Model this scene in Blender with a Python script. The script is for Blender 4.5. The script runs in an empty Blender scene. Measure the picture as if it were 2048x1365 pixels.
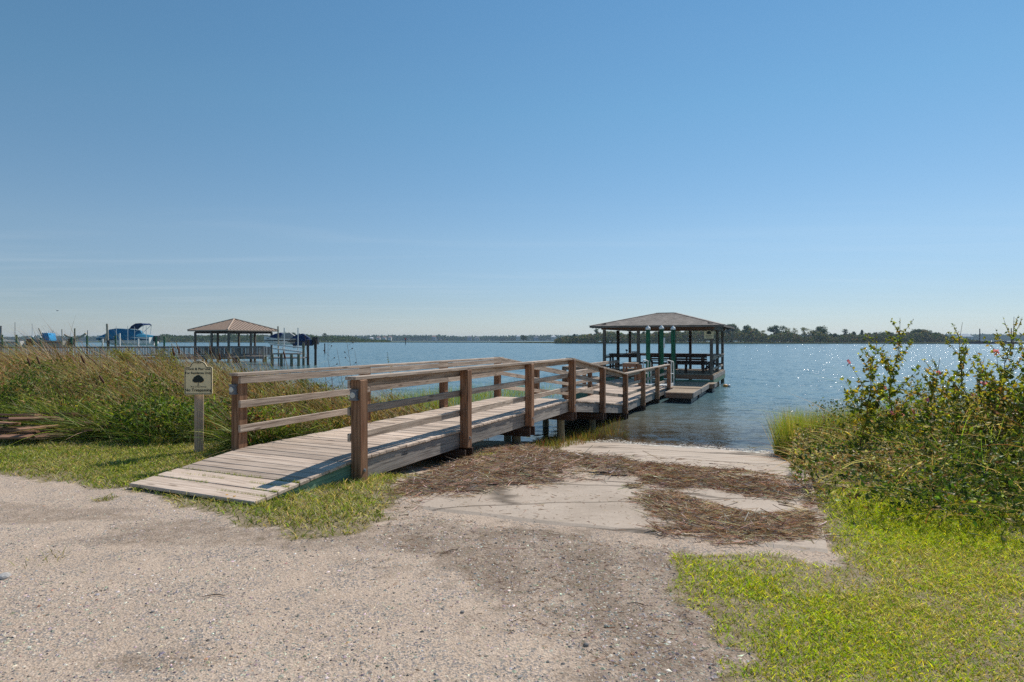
import bpy, bmesh, math, random
import numpy as np
from mathutils import Vector, Matrix, Quaternion

# ------------------------------------------------------------------ camera, sky, sun, exposure
S = bpy.context.scene
F = 1215.0          # focal length in photo pixels (2048 wide)
HOR = 680.5         # row of the horizon
CAMZ = 1.55
cam_d = bpy.data.cameras.new("camera")
cam = bpy.data.objects.new("camera", cam_d)
S.collection.objects.link(cam)
cam.location = (0, 0, CAMZ)
cam.rotation_euler = (math.radians(90), 0, 0)
cam_d.sensor_width = 36.0
cam_d.lens = 36.0 * F / 2048.0
cam_d.shift_y = -2.0 / 2048.0
cam_d.clip_start = 0.05
cam_d.clip_end = 12000
S.camera = cam

SUN_AZ, SUN_EL = 39.0, 45.0
W = bpy.data.worlds.new("World"); S.world = W; W.use_nodes = True
wn, wl = W.node_tree.nodes, W.node_tree.links
wn.clear()
wo = wn.new("ShaderNodeOutputWorld"); wb = wn.new("ShaderNodeBackground")
sky = wn.new("ShaderNodeTexSky"); sky.sky_type = 'NISHITA'; sky.sun_disc = False
sky.sun_elevation = math.radians(SUN_EL); sky.sun_rotation = math.radians(SUN_AZ)
sky.altitude = 0.0; sky.air_density = 1.0; sky.dust_density = 0.0; sky.ozone_density = 2.0
wtc = wn.new("ShaderNodeTexCoord"); wsx = wn.new("ShaderNodeSeparateXYZ"); wl.new(wtc.outputs["Generated"], wsx.inputs[0])
wr = wn.new("ShaderNodeValToRGB")       # cooler air towards the horizon
SKY_TINT = [(0.0, (.60, .68, .92)), (.06, (.66, .73, .88)), (.16, (.83, .92, .96)), (.35, (.78, 1.07, 1.07)), (.6, (.72, 1.12, 1.18))]
while len(wr.color_ramp.elements) < len(SKY_TINT): wr.color_ramp.elements.new(.5)
for e_, (p_, c_) in zip(wr.color_ramp.elements, SKY_TINT): e_.position = p_; e_.color = (*c_, 1)
wl.new(wsx.outputs[2], wr.inputs[0])
wm_ = wn.new("ShaderNodeMix"); wm_.data_type = 'RGBA'; wm_.blend_type = 'MULTIPLY'; wm_.inputs[0].default_value = 1.0
wl.new(sky.outputs[0], wm_.inputs[6]); wl.new(wr.outputs[0], wm_.inputs[7])
# thin high cirrus: a flat sheet of streaky cloud seen in perspective
wdv = wn.new("ShaderNodeMath"); wdv.operation = 'MAXIMUM'; wl.new(wsx.outputs[2], wdv.inputs[0]); wdv.inputs[1].default_value = .02
wpl = wn.new("ShaderNodeVectorMath"); wpl.operation = 'DIVIDE'; wcb = wn.new("ShaderNodeCombineXYZ")
for k_ in range(3): wl.new(wdv.outputs[0], wcb.inputs[k_])
wl.new(wtc.outputs["Generated"], wpl.inputs[0]); wl.new(wcb.outputs[0], wpl.inputs[1])
wmp = wn.new("ShaderNodeMapping"); wmp.inputs["Scale"].default_value = (.16, .75, 1); wmp.inputs["Rotation"].default_value = (0, 0, .15); wmp.inputs["Location"].default_value = (12.5, 5.1, 0); wl.new(wpl.outputs[0], wmp.inputs[0])
wnz = wn.new("ShaderNodeTexNoise"); wnz.inputs["Scale"].default_value = 1.0; wnz.inputs["Detail"].default_value = 6; wnz.inputs["Roughness"].default_value = .62; wnz.inputs["Distortion"].default_value = .6; wl.new(wmp.outputs[0], wnz.inputs["Vector"])
wrr = wn.new("ShaderNodeValToRGB"); wrr.color_ramp.elements[0].position = .50; wrr.color_ramp.elements[0].color = (0, 0, 0, 1); wrr.color_ramp.elements[1].position = .78; wrr.color_ramp.elements[1].color = (.10, .10, .10, 1); wl.new(wnz.outputs[0], wrr.inputs[0])
wmc = wn.new("ShaderNodeMix"); wmc.data_type = 'RGBA'; wmc.inputs[7].default_value = (9.4, 9.7, 10.0, 1); wrz = wn.new("ShaderNodeValToRGB"); wrz.color_ramp.elements[0].position = .10; wrz.color_ramp.elements[0].color = (1, 1, 1, 1); wrz.color_ramp.elements[1].position = .24; wrz.color_ramp.elements[1].color = (.08, .08, .08, 1); wl.new(wsx.outputs[2], wrz.inputs[0])
wmu = wn.new("ShaderNodeMath"); wmu.operation = 'MULTIPLY'; wl.new(wrr.outputs[0], wmu.inputs[0]); wl.new(wrz.outputs[0], wmu.inputs[1]); wl.new(wmu.outputs[0], wmc.inputs[0]); wl.new(wm_.outputs[2], wmc.inputs[6]); wl.new(wmc.outputs[2], wb.inputs[0]); wl.new(wb.outputs[0], wo.inputs[0])
wb.inputs[1].default_value = 0.095

sun_d = bpy.data.lights.new("sun", 'SUN'); sun_d.energy = 4.8; sun_d.angle = math.radians(0.53)
sun_d.color = (1.0, 0.94, 0.85)
sun = bpy.data.objects.new("sun", sun_d); S.collection.objects.link(sun)
az, el = math.radians(SUN_AZ), math.radians(SUN_EL)
SV = Vector((math.sin(az) * math.cos(el), math.cos(az) * math.cos(el), math.sin(el)))
sun.rotation_euler = (-SV).to_track_quat('-Z', 'Y').to_euler()
sun.location = (10, 10, 20)

S.view_settings.view_transform = 'Standard'
S.view_settings.look = 'None'
S.view_settings.exposure = 0.0
S.view_settings.gamma = 1.0
S.view_settings.use_curve_mapping = False
S.render.engine = 'CYCLES'
S.cycles.use_denoising = False
S.cycles.max_bounces = 5
S.cycles.diffuse_bounces = 3
S.cycles.glossy_bounces = 3
S.cycles.transmission_bounces = 3
S.cycles.transparent_max_bounces = 8
S.cycles.volume_bounces = 0

rng = np.random.default_rng(7)
random.seed(7)
COL = S.collection

# ------------------------------------------------------------------ helpers: scene graph
WM = {}
def wm(o): return WM[o.name] if o is not None else Matrix.Identity(4)
def link(o, parent=None, M=None):
    COL.objects.link(o)
    M = Matrix.Identity(4) if M is None else M
    WM[o.name] = M
    if parent is not None:
        o.parent = parent
        o.matrix_basis = wm(parent).inverted() @ M
    else:
        o.matrix_basis = M
    return o
def tag(o, label=None, cat=None, group=None, kind=None):
    if label: o["label"] = label
    if cat: o["category"] = cat
    if group: o["group"] = group
    if kind: o["kind"] = kind
    return o
def empty(name, loc, label, cat, group=None, rz=0.0, parent=None):
    o = bpy.data.objects.new(name, None)
    o.empty_display_size = 0.2
    link(o, parent, Matrix.Translation(Vector(loc)) @ Matrix.Rotation(rz, 4, 'Z'))
    return tag(o, label, cat, group)
def obj(name, mesh, parent=None, M=None):
    return link(bpy.data.objects.new(name, mesh), parent, M)

_box = {}
def box_mesh(L, w, h, mat, ch=None):
    key = (round(L, 3), round(w, 3), round(h, 3), mat.name, ch)
    if key in _box: return _box[key]
    c = min(L, w, h) * 0.09 if ch is None else ch
    hx, hy, hz = L / 2, w / 2, h / 2
    V, Fc = [], []
    idx = {}
    for sx in (-1, 1):
        for sy in (-1, 1):
            for sz in (-1, 1):
                for ax in range(3):
                    p = [sx * (hx - c), sy * (hy - c), sz * (hz - c)]
                    p[ax] = (sx * hx, sy * hy, sz * hz)[ax]
                    idx[(sx, sy, sz, ax)] = len(V); V.append(p)
    for ax in range(3):
        o1, o2 = [a for a in range(3) if a != ax]
        for s in (-1, 1):
            q = []
            for a, b in ((-1, -1), (1, -1), (1, 1), (-1, 1)):
                k = [0, 0, 0]; k[ax] = s; k[o1] = a; k[o2] = b
                q.append(idx[(*k, ax)])
            Fc.append(q)
    for ax in range(3):
        o1, o2 = [a for a in range(3) if a != ax]
        for a in (-1, 1):
            for b in (-1, 1):
                k0 = [0, 0, 0]; k0[o1] = a; k0[o2] = b
                kA = list(k0); kA[ax] = -1; kB = list(k0); kB[ax] = 1
                Fc.append([idx[(*kA, o1)], idx[(*kB, o1)], idx[(*kB, o2)], idx[(*kA, o2)]])
    for sx in (-1, 1):
        for sy in (-1, 1):
            for sz in (-1, 1):
                Fc.append([idx[(sx, sy, sz, a)] for a in range(3)])
    m = bpy.data.meshes.new("board")
    m.from_pydata(V, [], Fc); m.materials.append(mat)
    bm = bmesh.new(); bm.from_mesh(m); bmesh.ops.recalc_face_normals(bm, faces=bm.faces); bm.to_mesh(m); bm.free()
    _box[key] = m
    return m

def frame(a, b, up=(0, 0, 1), roll=0.0):
    a, b = Vector(a), Vector(b)
    x = (b - a).normalized(); up = Vector(up)
    y = up.cross(x)
    if y.length < 1e-4: y = Vector((0, 1, 0)).cross(x)
    y.normalize(); z = x.cross(y)
    M = Matrix((x, y, z)).transposed().to_4x4()
    M.translation = (a + b) / 2
    if roll: M = M @ Matrix.Rotation(roll, 4, 'X')
    return M
def board(parent, name, a, b, w, h, mat, up=(0, 0, 1), roll=0.0):
    """a plank from a to b: w across (horizontal), h thick (up)"""
    L = (Vector(b) - Vector(a)).length
    return obj(name, box_mesh(L, w, h, mat), parent, frame(a, b, up, roll))

class Geo:
    """collects triangles/quads with vertex colours, builds one mesh"""
    def __init__(s): s.v = []; s.f = []; s.c = []; s.n = 0
    def add(s, v, f, c=(1, 1, 1)):
        v = np.asarray(v, float).reshape(-1, 3); f = np.asarray(f, np.int64)
        s.v.append(v); s.f.append((f + s.n))
        c = np.asarray(c, float)
        if c.ndim == 1: c = np.tile(c, (len(v), 1))
        s.c.append(c); s.n += len(v)
    def mesh(s, name, mat, smooth=False):
        v = np.concatenate(s.v); c = np.concatenate(s.c)
        m = bpy.data.meshes.new(name)
        m.vertices.add(len(v)); m.vertices.foreach_set("co", v.astype(np.float32).ravel())
        lo = np.concatenate([f.ravel() for f in s.f]); tot = np.concatenate([np.full(len(f), f.shape[1]) for f in s.f])
        m.loops.add(len(lo)); m.loops.foreach_set("vertex_index", lo.astype(np.int32))
        m.polygons.add(len(tot))
        st = np.zeros(len(tot), np.int32); st[1:] = np.cumsum(tot)[:-1]
        m.polygons.foreach_set("loop_start", st)
        m.polygons.foreach_set("loop_total", tot.astype(np.int32))
        m.update(calc_edges=True)
        at = m.color_attributes.new("Col", 'FLOAT_COLOR', 'POINT')
        at.data.foreach_set("color", np.concatenate([c, np.ones((len(c), 1))], 1).astype(np.float32).ravel())
        m.polygons.foreach_set("use_smooth", np.full(len(tot), bool(smooth)))
        m.materials.append(mat)
        return m
    # -- shapes
    def tube(s, pts, rad, n=6, col=(1, 1, 1), cap=True):
        pts = np.asarray(pts, float); k = len(pts)
        rad = np.broadcast_to(np.asarray(rad, float), (k,))
        t = np.gradient(pts, axis=0) if k > 1 else np.array([[0, 0, 1.]])
        t /= np.linalg.norm(t, axis=1)[:, None] + 1e-9
        ref = np.array([0.31, 0.95, 0.05]) if abs(t[0][2]) > 0.8 else np.array([0, 0, 1.])
        V = []
        for i in range(k):
            u = np.cross(t[i], ref); u /= np.linalg.norm(u) + 1e-9; w = np.cross(t[i], u)
            a = np.arange(n) / n * 2 * math.pi
            V.append(pts[i] + rad[i] * (np.cos(a)[:, None] * u + np.sin(a)[:, None] * w))
        V = np.concatenate(V)
        f = [[i * n + j, i * n + (j + 1) % n, (i + 1) * n + (j + 1) % n, (i + 1) * n + j] for i in range(k - 1) for j in range(n)]
        s.add(V, f, col)
        if cap:
            for e in (0, k - 1):
                s.add(np.concatenate([V[e * n:(e + 1) * n], pts[e:e + 1]]), [[j, (j + 1) % n, n] for j in range(n)], col)
    def box(s, c, d, rz=0.0, col=(1, 1, 1), M=None):
        v = np.array([[x, y, z] for x in (-.5, .5) for y in (-.5, .5) for z in (-.5, .5)]) * np.asarray(d)
        if M is None:
            ca, sa = math.cos(rz), math.sin(rz)
            v = v @ np.array([[ca, sa, 0], [-sa, ca, 0], [0, 0, 1]])
            v = v + np.asarray(c)
        else:
            R = np.array(M.to_3x3()); v = v @ R.T + np.array(M.translation)
        s.add(v, [[0, 1, 3, 2], [4, 6, 7, 5], [0, 4, 5, 1], [2, 3, 7, 6], [0, 2, 6, 4], [1, 5, 7, 3]], col)

def fix_normals(m):
    bm = bmesh.new(); bm.from_mesh(m); bmesh.ops.recalc_face_normals(bm, faces=bm.faces); bm.to_mesh(m); bm.free(); return m

def unit(v): return v / (np.linalg.norm(v, axis=-1, keepdims=True) + 1e-9)

def ribbons(g, base, d, bend, L, w, segs, col, tipcol=None, side=None):
    """blades: N curved tapering ribbons"""
    N = len(base); t = np.linspace(0, 1, segs + 1)
    d = unit(d)
    if side is None:
        r = rng.normal(size=(N, 3)); r[:, 2] *= .25
        side = unit(np.cross(d, unit(r)))
    P = base[:, None] + d[:, None] * (L[:, None] * t)[..., None] + bend[:, None] * (L[:, None] * t ** 2)[..., None]
    ww = w[:, None] * (np.minimum(1.0, 1.25 * (1.03 - t)) ** .8)[None]
    A = P - side[:, None] * ww[..., None] / 2; B = P + side[:, None] * ww[..., None] / 2
    V = np.stack([A, B], 2).reshape(-1, 3)
    k = 2 * (segs + 1)
    f = np.array([[2 * i, 2 * i + 1, 2 * i + 3, 2 * i + 2] for i in range(segs)])
    Fc = (f[None] + (np.arange(N) * k)[:, None, None]).reshape(-1, 4)
    if tipcol is None: C = np.repeat(col, k, 0)
    else:
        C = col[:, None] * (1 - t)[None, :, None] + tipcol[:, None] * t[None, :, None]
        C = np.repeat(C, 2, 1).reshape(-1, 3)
    g.add(V, Fc, C)

def leaves(g, cen, ax, l, w, col, fold=.25):
    """N folded leaf shapes pointing along ax from cen"""
    N = len(cen); ax = unit(ax); r = unit(rng.normal(size=(N, 3)) + np.array([0, 0, .6]))
    sd = unit(np.cross(ax, r)); nm = np.cross(sd, ax)
    l = l[:, None]; w = w[:, None]
    mid = cen + ax * l * .42 - nm * w * fold
    V = np.stack([cen, cen + ax * l * .45 + sd * w / 2, cen + ax * l, cen + ax * l * .45 - sd * w / 2, mid], 1).reshape(-1, 3)
    f = np.array([[0, 1, 4], [1, 2, 4], [2, 3, 4], [3, 0, 4]])
    g.add(V, (f[None] + (np.arange(N) * 5)[:, None, None]).reshape(-1, 3), np.repeat(col, 5, 0))

def cards(g, cen, ax, l, w, col):
    """cheap 2-triangle leaves"""
    N = len(cen); ax = unit(ax); sd = unit(np.cross(ax, unit(rng.normal(size=(N, 3)))))
    l = l[:, None]; w = w[:, None]
    V = np.stack([cen, cen + ax * l * .5 + sd * w / 2, cen + ax * l, cen + ax * l * .5 - sd * w / 2], 1).reshape(-1, 3)
    g.add(V, (np.array([[0, 1, 2, 3]])[None] + (np.arange(N) * 4)[:, None, None]).reshape(-1, 4), np.repeat(col, 4, 0))

def pick(pal, n, jit=.18, wts=None):
    pal = np.array(pal); i = rng.choice(len(pal), n, p=None if wts is None else np.array(wts) / np.sum(wts))
    c = pal[i] * (1 + rng.normal(0, jit, (n, 1))) * (1 + rng.normal(0, jit * .35, (n, 3)))
    return np.clip(c, .004, 1)

_hs = rng.random((256, 256))
def vnoise(x, y, sc=1.0, seed=0):
    x = np.asarray(x, float) * sc + seed * 17.3; y = np.asarray(y, float) * sc + seed * 31.7
    xi = np.floor(x).astype(int); yi = np.floor(y).astype(int); fx = x - xi; fy = y - yi
    fx = fx * fx * (3 - 2 * fx); fy = fy * fy * (3 - 2 * fy)
    h = lambda a, b: _hs[a % 256, b % 256]
    return (h(xi, yi) * (1 - fx) + h(xi + 1, yi) * fx) * (1 - fy) + (h(xi, yi + 1) * (1 - fx) + h(xi + 1, yi + 1) * fx) * fy
def fnoise(x, y, sc=1.0, seed=0): return (vnoise(x, y, sc, seed) * .55 + vnoise(x, y, sc * 2.1, seed + 1) * .3 + vnoise(x, y, sc * 4.3, seed + 2) * .15)
def sstep(a, b, x): t = np.clip((x - a) / (b - a), 0, 1); return t * t * (3 - 2 * t)
def inpoly(x, y, P):
    P = np.asarray(P); r = np.zeros(np.shape(x), bool); j = len(P) - 1
    for i in range(len(P)):
        xi, yi = P[i]; xj, yj = P[j]
        cnd = ((yi > y) != (yj > y)) & (x < (xj - xi) * (y - yi) / (yj - yi + 1e-12) + xi)
        r ^= cnd; j = i
    return r

# ------------------------------------------------------------------ terrain
WATER = -0.85
SHX = np.array([-400, -80, -30, -16, -8, -3.6, -1.2, .8, 2.5, 4.2, 5.8, 8, 14, 30, 80, 400.])
SHY = np.array([60, 50, 36, 27, 20.5, 15.8, 14.5, 14.4, 14.1, 13.4, 12.6, 12.4, 12.6, 12, 10, 4.])
def shore(x): return np.interp(x, SHX, SHY)
def zt(x, y):
    x = np.asarray(x, float); y = np.asarray(y, float)
    d = shore(x) - y
    up = WATER + .85 * (np.clip(d / 7.4, 0, 1) * .62 + sstep(0, 7.6, d) * .38)
    dn = np.maximum(WATER + d * .11, -4.0)
    z = np.where(d > 0, up, dn)
    land = sstep(6.5, 9, d)
    sp_ = (x + 1.739) * .4105 + (y - 6.93) * .912; cp_ = -(x + 1.739) * .912 + (y - 6.93) * .4105
    z = z - .15 * np.exp(-((sp_ - 1.3) / 1.5) ** 2) * np.exp(-((cp_ + .1) / .75) ** 2)
    return z + land * (fnoise(x, y, .45, 3) - .5) * .05 + (fnoise(x, y, 2.2, 5) - .5) * .02
def pix(px, py, Y):
    return np.array([(px - 1024) / F * Y, Y, CAMZ - (py - HOR) / F * Y])
def G(px, py):
    """the ground point seen at a photo pixel"""
    dx, dz = (px - 1024) / F, -(py - HOR) / F
    Y = np.arange(1.5, 60, .01); hit = np.nonzero(CAMZ + dz * Y < zt(dx * Y, Y))[0]
    y = Y[hit[0]] if len(hit) else 60.0
    return np.array([dx * y, y])
def GP(*pts): return [G(*p) for p in pts]

LAWN_R = GP((1325, 1108), (1400, 1104), (1470, 1112), (1650, 1124), (1662, 1080), (1640, 1030), (1590, 985), (1700, 970), (1850, 980), (2120, 1000), (2300, 1250), (2200, 1480), (1390, 1480), (1425, 1365), (1385, 1260), (1345, 1180))
LAWN_E = GP((2280, 1120), (2290, 1250), (2200, 1480), (3600, 1480), (3600, 1120))
LAWN_L = GP((-420, 880), (160, 878), (490, 872), (700, 900), (830, 935), (800, 962), (812, 1010), (785, 1042), (690, 1062), (600, 1068), (520, 1064), (450, 1036), (380, 1014), (250, 992), (130, 968), (-60, 950), (-420, 945))
TUFT = GP((915, 912), (990, 900), (1003, 915), (985, 935), (930, 935))
WR_A = GP((742, 1012), (790, 972), (850, 945), (905, 915), (1000, 897), (1090, 898), (1130, 915), (1250, 926), (1300, 934), (1300, 962), (1240, 960), (1205, 972), (1080, 975), (985, 995), (900, 993), (830, 998), (825, 1035), (770, 1020))
WR_B = GP((1250, 926), (1400, 938), (1560, 952), (1610, 965), (1640, 985), (1600, 1000), (1590, 1020), (1500, 1002), (1420, 985), (1330, 990), (1260, 965))
WR_C = GP((1275, 990), (1330, 985), (1390, 1000), (1460, 1020), (1540, 1028), (1640, 1022), (1650, 1060), (1640, 1090), (1545, 1092), (1440, 1085), (1350, 1065), (1300, 1040))
BROWN = GP((780, 1040), (830, 1030), (1000, 1052), (1150, 1075), (1340, 1098), (1500, 1180), (1640, 1480), (1020, 1480), (1120, 1300), (1010, 1225), (930, 1160), (850, 1110), (790, 1080))
STAIN = GP((200, 1075), (330, 1045), (430, 1068), (330, 1090))

def mask(P, x, y, jit=.12, sc=2.2, seed=0):
    jx = (fnoise(x, y, sc, seed) - .5) * 2 * jit * 2; jy = (fnoise(x, y, sc, seed + 9) - .5) * 2 * jit * 2
    return inpoly(x + jx, y + jy, P)

# ------------------------------------------------------------------ materials
def nmat(name):
    m = bpy.data.materials.new(name); m.use_nodes = True
    nt = m.node_tree; b = nt.nodes["Principled BSDF"]
    return m, nt.nodes, nt.links, b
def N_(n, t, **kw):
    x = n.new(t)
    for k, v in kw.items():
        if k in x.inputs: x.inputs[k].default_value = v
        else: setattr(x, k, v)
    return x
def ramp(n, stops):
    r = n.new("ShaderNodeValToRGB"); e = r.color_ramp.elements
    while len(e) < len(stops): e.new(.5)
    for i, (p, c) in enumerate(stops):
        e[i].position = p; e[i].color = (*c, 1) if len(c) == 3 else c
    return r
def mixc(n, l, fac, a, b, mode='MIX'):
    x = n.new("ShaderNodeMix"); x.data_type = 'RGBA'; x.blend_type = mode
    for s, v in ((0, fac), (6, a), (7, b)):
        if hasattr(v, "node"): l.new(v, x.inputs[s])
        else: x.inputs[s].default_value = v if s == 0 else (*v, 1)
    return x.outputs[2]
def flat(name, c, rough=.6, spec=.4, metal=0, var=.12):
    m, n, l, b = nmat(name)
    tc = N_(n, "ShaderNodeTexCoord"); nz = N_(n, "ShaderNodeTexNoise", Scale=6.0, Detail=5.0)
    l.new(tc.outputs["Object"], nz.inputs["Vector"])
    c = np.array(c)
    r = ramp(n, [(.3, tuple(c * (1 - var))), (.7, tuple(np.minimum(c * (1 + var), 1)))])
    l.new(nz.outputs[0], r.inputs[0]); l.new(r.outputs[0], b.inputs["Base Color"])
    b.inputs["Roughness"].default_value = rough; b.inputs["Metallic"].default_value = metal
    b.inputs["Specular IOR Level"].default_value = spec
    return m
def wood(name, dark, light, tint=None, rough=.8, grain=1.0, stain=0.5, var=.5, check=.55):
    """sawn timber: grain along local X, varies from board to board"""
    m, n, l, b = nmat(name)
    tc = N_(n, "ShaderNodeTexCoord"); oi = N_(n, "ShaderNodeObjectInfo")
    vm = N_(n, "ShaderNodeVectorMath", operation='MULTIPLY_ADD')
    cx = N_(n, "ShaderNodeCombineXYZ")
    for k, mul in enumerate((37.0, 11.0, 23.0)):
        mm = N_(n, "ShaderNodeMath", operation='MULTIPLY'); mm.inputs[1].default_value = mul
        l.new(oi.outputs["Random"], mm.inputs[0]); l.new(mm.outputs[0], cx.inputs[k])
    vm.inputs[1].default_value = (1, 1, 1)
    l.new(tc.outputs["Object"], vm.inputs[0]); l.new(cx.outputs[0], vm.inputs[2])
    mp = N_(n, "ShaderNodeMapping"); mp.inputs["Scale"].default_value = (1.1, 26 * grain, 26 * grain)
    l.new(vm.outputs[0], mp.inputs["Vector"])
    n1 = N_(n, "ShaderNodeTexNoise", Scale=1.6, Detail=7.0, Roughness=.62, Distortion=.7); l.new(mp.outputs[0], n1.inputs["Vector"])
    mp2 = N_(n, "ShaderNodeMapping"); mp2.inputs["Scale"].default_value = (.9, 4, 4)
    l.new(vm.outputs[0], mp2.inputs["Vector"])
    n2 = N_(n, "ShaderNodeTexNoise", Scale=1.5, Detail=4.0, Roughness=.6); l.new(mp2.outputs[0], n2.inputs["Vector"])
    r1 = ramp(n, [(.34, dark), (.47, tuple((np.array(dark) * .45 + np.array(light) * .55))), (.64, light)])
    l.new(n1.outputs[0], r1.inputs[0])
    t = tint if tint else tuple(np.array(dark) * .9)
    r2 = ramp(n, [(.45, (0, 0, 0)), (.75, (stain, stain, stain))]); l.new(n2.outputs[0], r2.inputs[0])
    c1 = mixc(n, l, r2.outputs[0], r1.outputs[0], t)
    mp3 = N_(n, "ShaderNodeMapping"); mp3.inputs["Scale"].default_value = (.55, 22, 22); l.new(vm.outputs[0], mp3.inputs["Vector"])
    n5 = N_(n, "ShaderNodeTexNoise", Scale=2.2, Detail=2.0, Roughness=.5, Distortion=.4); l.new(mp3.outputs[0], n5.inputs["Vector"])
    r5 = ramp(n, [(.60, (0, 0, 0)), (.66, (check, check, check)), (.70, (check, check, check)), (.78, (0, 0, 0))]); l.new(n5.outputs[0], r5.inputs[0])
    c1 = mixc(n, l, r5.outputs[0], c1, tuple(np.array(dark) * .55))
    mp4 = N_(n, "ShaderNodeMapping"); mp4.inputs["Scale"].default_value = (2.2, 9, 9); l.new(vm.outputs[0], mp4.inputs["Vector"])
    v5 = N_(n, "ShaderNodeTexVoronoi", Scale=.9); l.new(mp4.outputs[0], v5.inputs["Vector"])
    r6 = ramp(n, [(.0, (.9, .9, .9)), (.10, (.7, .7, .7)), (.17, (0, 0, 0))]); l.new(v5.outputs["Distance"], r6.inputs[0])
    c1 = mixc(n, l, r6.outputs[0], c1, tuple(np.array(dark) * .7))
    mr = N_(n, "ShaderNodeMapRange"); mr.inputs[3].default_value = 1 - var * .5; mr.inputs[4].default_value = 1 + var * .4
    l.new(oi.outputs["Random"], mr.inputs[0])
    mu = N_(n, "ShaderNodeVectorMath", operation='SCALE'); l.new(c1, mu.inputs[0]); l.new(mr.outputs[0], mu.inputs[3])
    l.new(mu.outputs[0], b.inputs["Base Color"])
    b.inputs["Roughness"].default_value = rough; b.inputs["Specular IOR Level"].default_value = .25
    bp = N_(n, "ShaderNodeBump", Strength=.45, Distance=.006); l.new(n1.outputs[0], bp.inputs["Height"]); l.new(bp.outputs[0], b.inputs["Normal"])
    return m
def leafmat(name, trans=.4, rough=.55, spec=.3, boost=1.5):
    m, n, l, b = nmat(name)
    at = N_(n, "ShaderNodeAttribute", attribute_name="Col")
    l.new(at.outputs["Color"], b.inputs["Base Color"])
    b.inputs["Roughness"].default_value = rough; b.inputs["Specular IOR Level"].default_value = spec
    if trans > 0:
        tr = N_(n, "ShaderNodeBsdfTranslucent"); mx = N_(n, "ShaderNodeMixShader"); mx.inputs[0].default_value = trans
        c = mixc(n, l, 1.0, at.outputs["Color"], (boost, boost * 1.0, boost * .55), 'MULTIPLY')
        l.new(c, tr.inputs["Color"])
        out = n["Material Output"]
        l.new(b.outputs[0], mx.inputs[1]); l.new(tr.outputs[0], mx.inputs[2]); l.new(mx.outputs[0], out.inputs[0])
    return m

M_deck = wood("deck_wood", (.33, .24, .175), (.70, .565, .455), tint=(.52, .38, .28), stain=.5, var=.55, check=.2)
M_rail = wood("weathered_rail_wood", (.20, .14, .10), (.62, .50, .395), tint=(.30, .215, .155), stain=.7, var=.45)
M_post = wood("brown_post_wood", (.10, .045, .022), (.38, .215, .125), tint=(.18, .07, .034), stain=.6, var=.4)
M_string = wood("grey_stringer_wood", (.14, .12, .105), (.40, .36, .32), tint=(.13, .12, .13), stain=.6, var=.3)
M_green = wood("green_treated_wood", (.055, .12, .085), (.22, .36, .25), tint=(.10, .17, .11), stain=.5, var=.3)
M_pile = wood("round_pile_wood", (.10, .085, .05), (.30, .27, .17), tint=(.07, .075, .05), stain=.8, var=.3)
M_pilegreen = wood("green_pile_wood", (.012, .055, .032), (.03, .19, .095), tint=(.015, .03, .02), stain=.75, var=.3)
M_dark = wood("dark_stain_and_shade_wood", (.035, .022, .016), (.10, .06, .042), tint=(.03, .02, .02), stain=.5, var=.4)  # real stain on furniture; on the pier's cross beams it paints in shade
M_pavpost = wood("grey_pavilion_wood", (.10, .085, .07), (.24, .20, .165), tint=(.09, .07, .05), stain=.6, var=.5)
M_signpost = wood("sign_post_wood", (.24, .16, .11), (.66, .50, .37), tint=(.36, .22, .14), stain=.8, var=.1)
M_redboard = wood("reddish_board_wood", (.15, .07, .042), (.46, .25, .15), tint=(.24, .14, .10), stain=.8, var=.7)
M_float = wood("float_deck_wood", (.20, .14, .09), (.48, .37, .26), tint=(.30, .22, .15), stain=.5, var=.3)
M_grey = wood("silver_wood", (.13, .12, .115), (.33, .31, .29), tint=(.15, .13, .13), stain=.5, var=.4)
M_metal = flat("galvanised_metal", (.34, .36, .38), .4, .5, .7)
M_lamp = flat("grey_lamp_metal", (.13, .15, .18), .4, .5, .4)
M_alu = flat("white_aluminium", (.66, .66, .63), .45, .5, 0, .06)
M_white = flat("white_plastic", (.78, .78, .76), .5, .4, 0, .05)
M_lens = flat("pale_lens", (.55, .55, .5), .25, .6, 0, .05)
M_sign = flat("tan_sign_face", (.86, .70, .42), .5, .3, 0, .05)
M_ink = flat("dark_green_ink", (.012, .022, .017), .5, .3, 0, .1)
M_black = flat("black_plastic", (.015, .016, .02), .45, .4, 0, .2)
M_bluecov = flat("blue_boat_cover", (.02, .17, .29), .7, .2, 0, .3)
M_navy = flat("navy_canvas", (.012, .035, .11), .7, .2, 0, .2)
M_cyan = flat("bright_blue_tarp", (.02, .25, .50), .6, .3, 0, .3)
M_hull = flat("white_boat_hull", (.70, .69, .65), .3, .5, 0, .08)
M_hullgrey = flat("grey_boat_hull", (.33, .31, .28), .4, .5, 0, .12)
M_tanroof = flat("tan_metal_roof", (.40, .28, .20), .5, .4, 0, .08)
M_red = flat("red_marker_paint", (.62, .05, .02), .5, .4, 0, .1)
M_orange = flat("orange_plastic", (.80, .32, .02), .5, .4, 0, .1)
M_rope = flat("weathered_limb", (.42, .36, .27), .8, .2, 0, .2)
M_rust = flat("rusty_steel", (.10, .055, .045), .8, .3, 0, .4)
M_houseA = flat("pale_house_wall", (.62, .58, .52), .8, .2, 0, .05)
M_houseB = flat("grey_house_wall", (.30, .33, .36), .8, .2, 0, .05)
M_roofA = flat("grey_house_roof", (.20, .19, .19), .8, .2, 0, .08)
M_roofB = flat("rust_house_roof", (.32, .17, .12), .8, .2, 0, .08)
M_roofW = flat("white_house_roof", (.72, .70, .68), .6, .3, 0, .05)
M_glassd = flat("dark_window_glass", (.03, .04, .05), .15, .6, 0, .1)
M_leaf = leafmat("leaf", .27)
M_grass = leafmat("grass_blade", .45, .5, .3)
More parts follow.
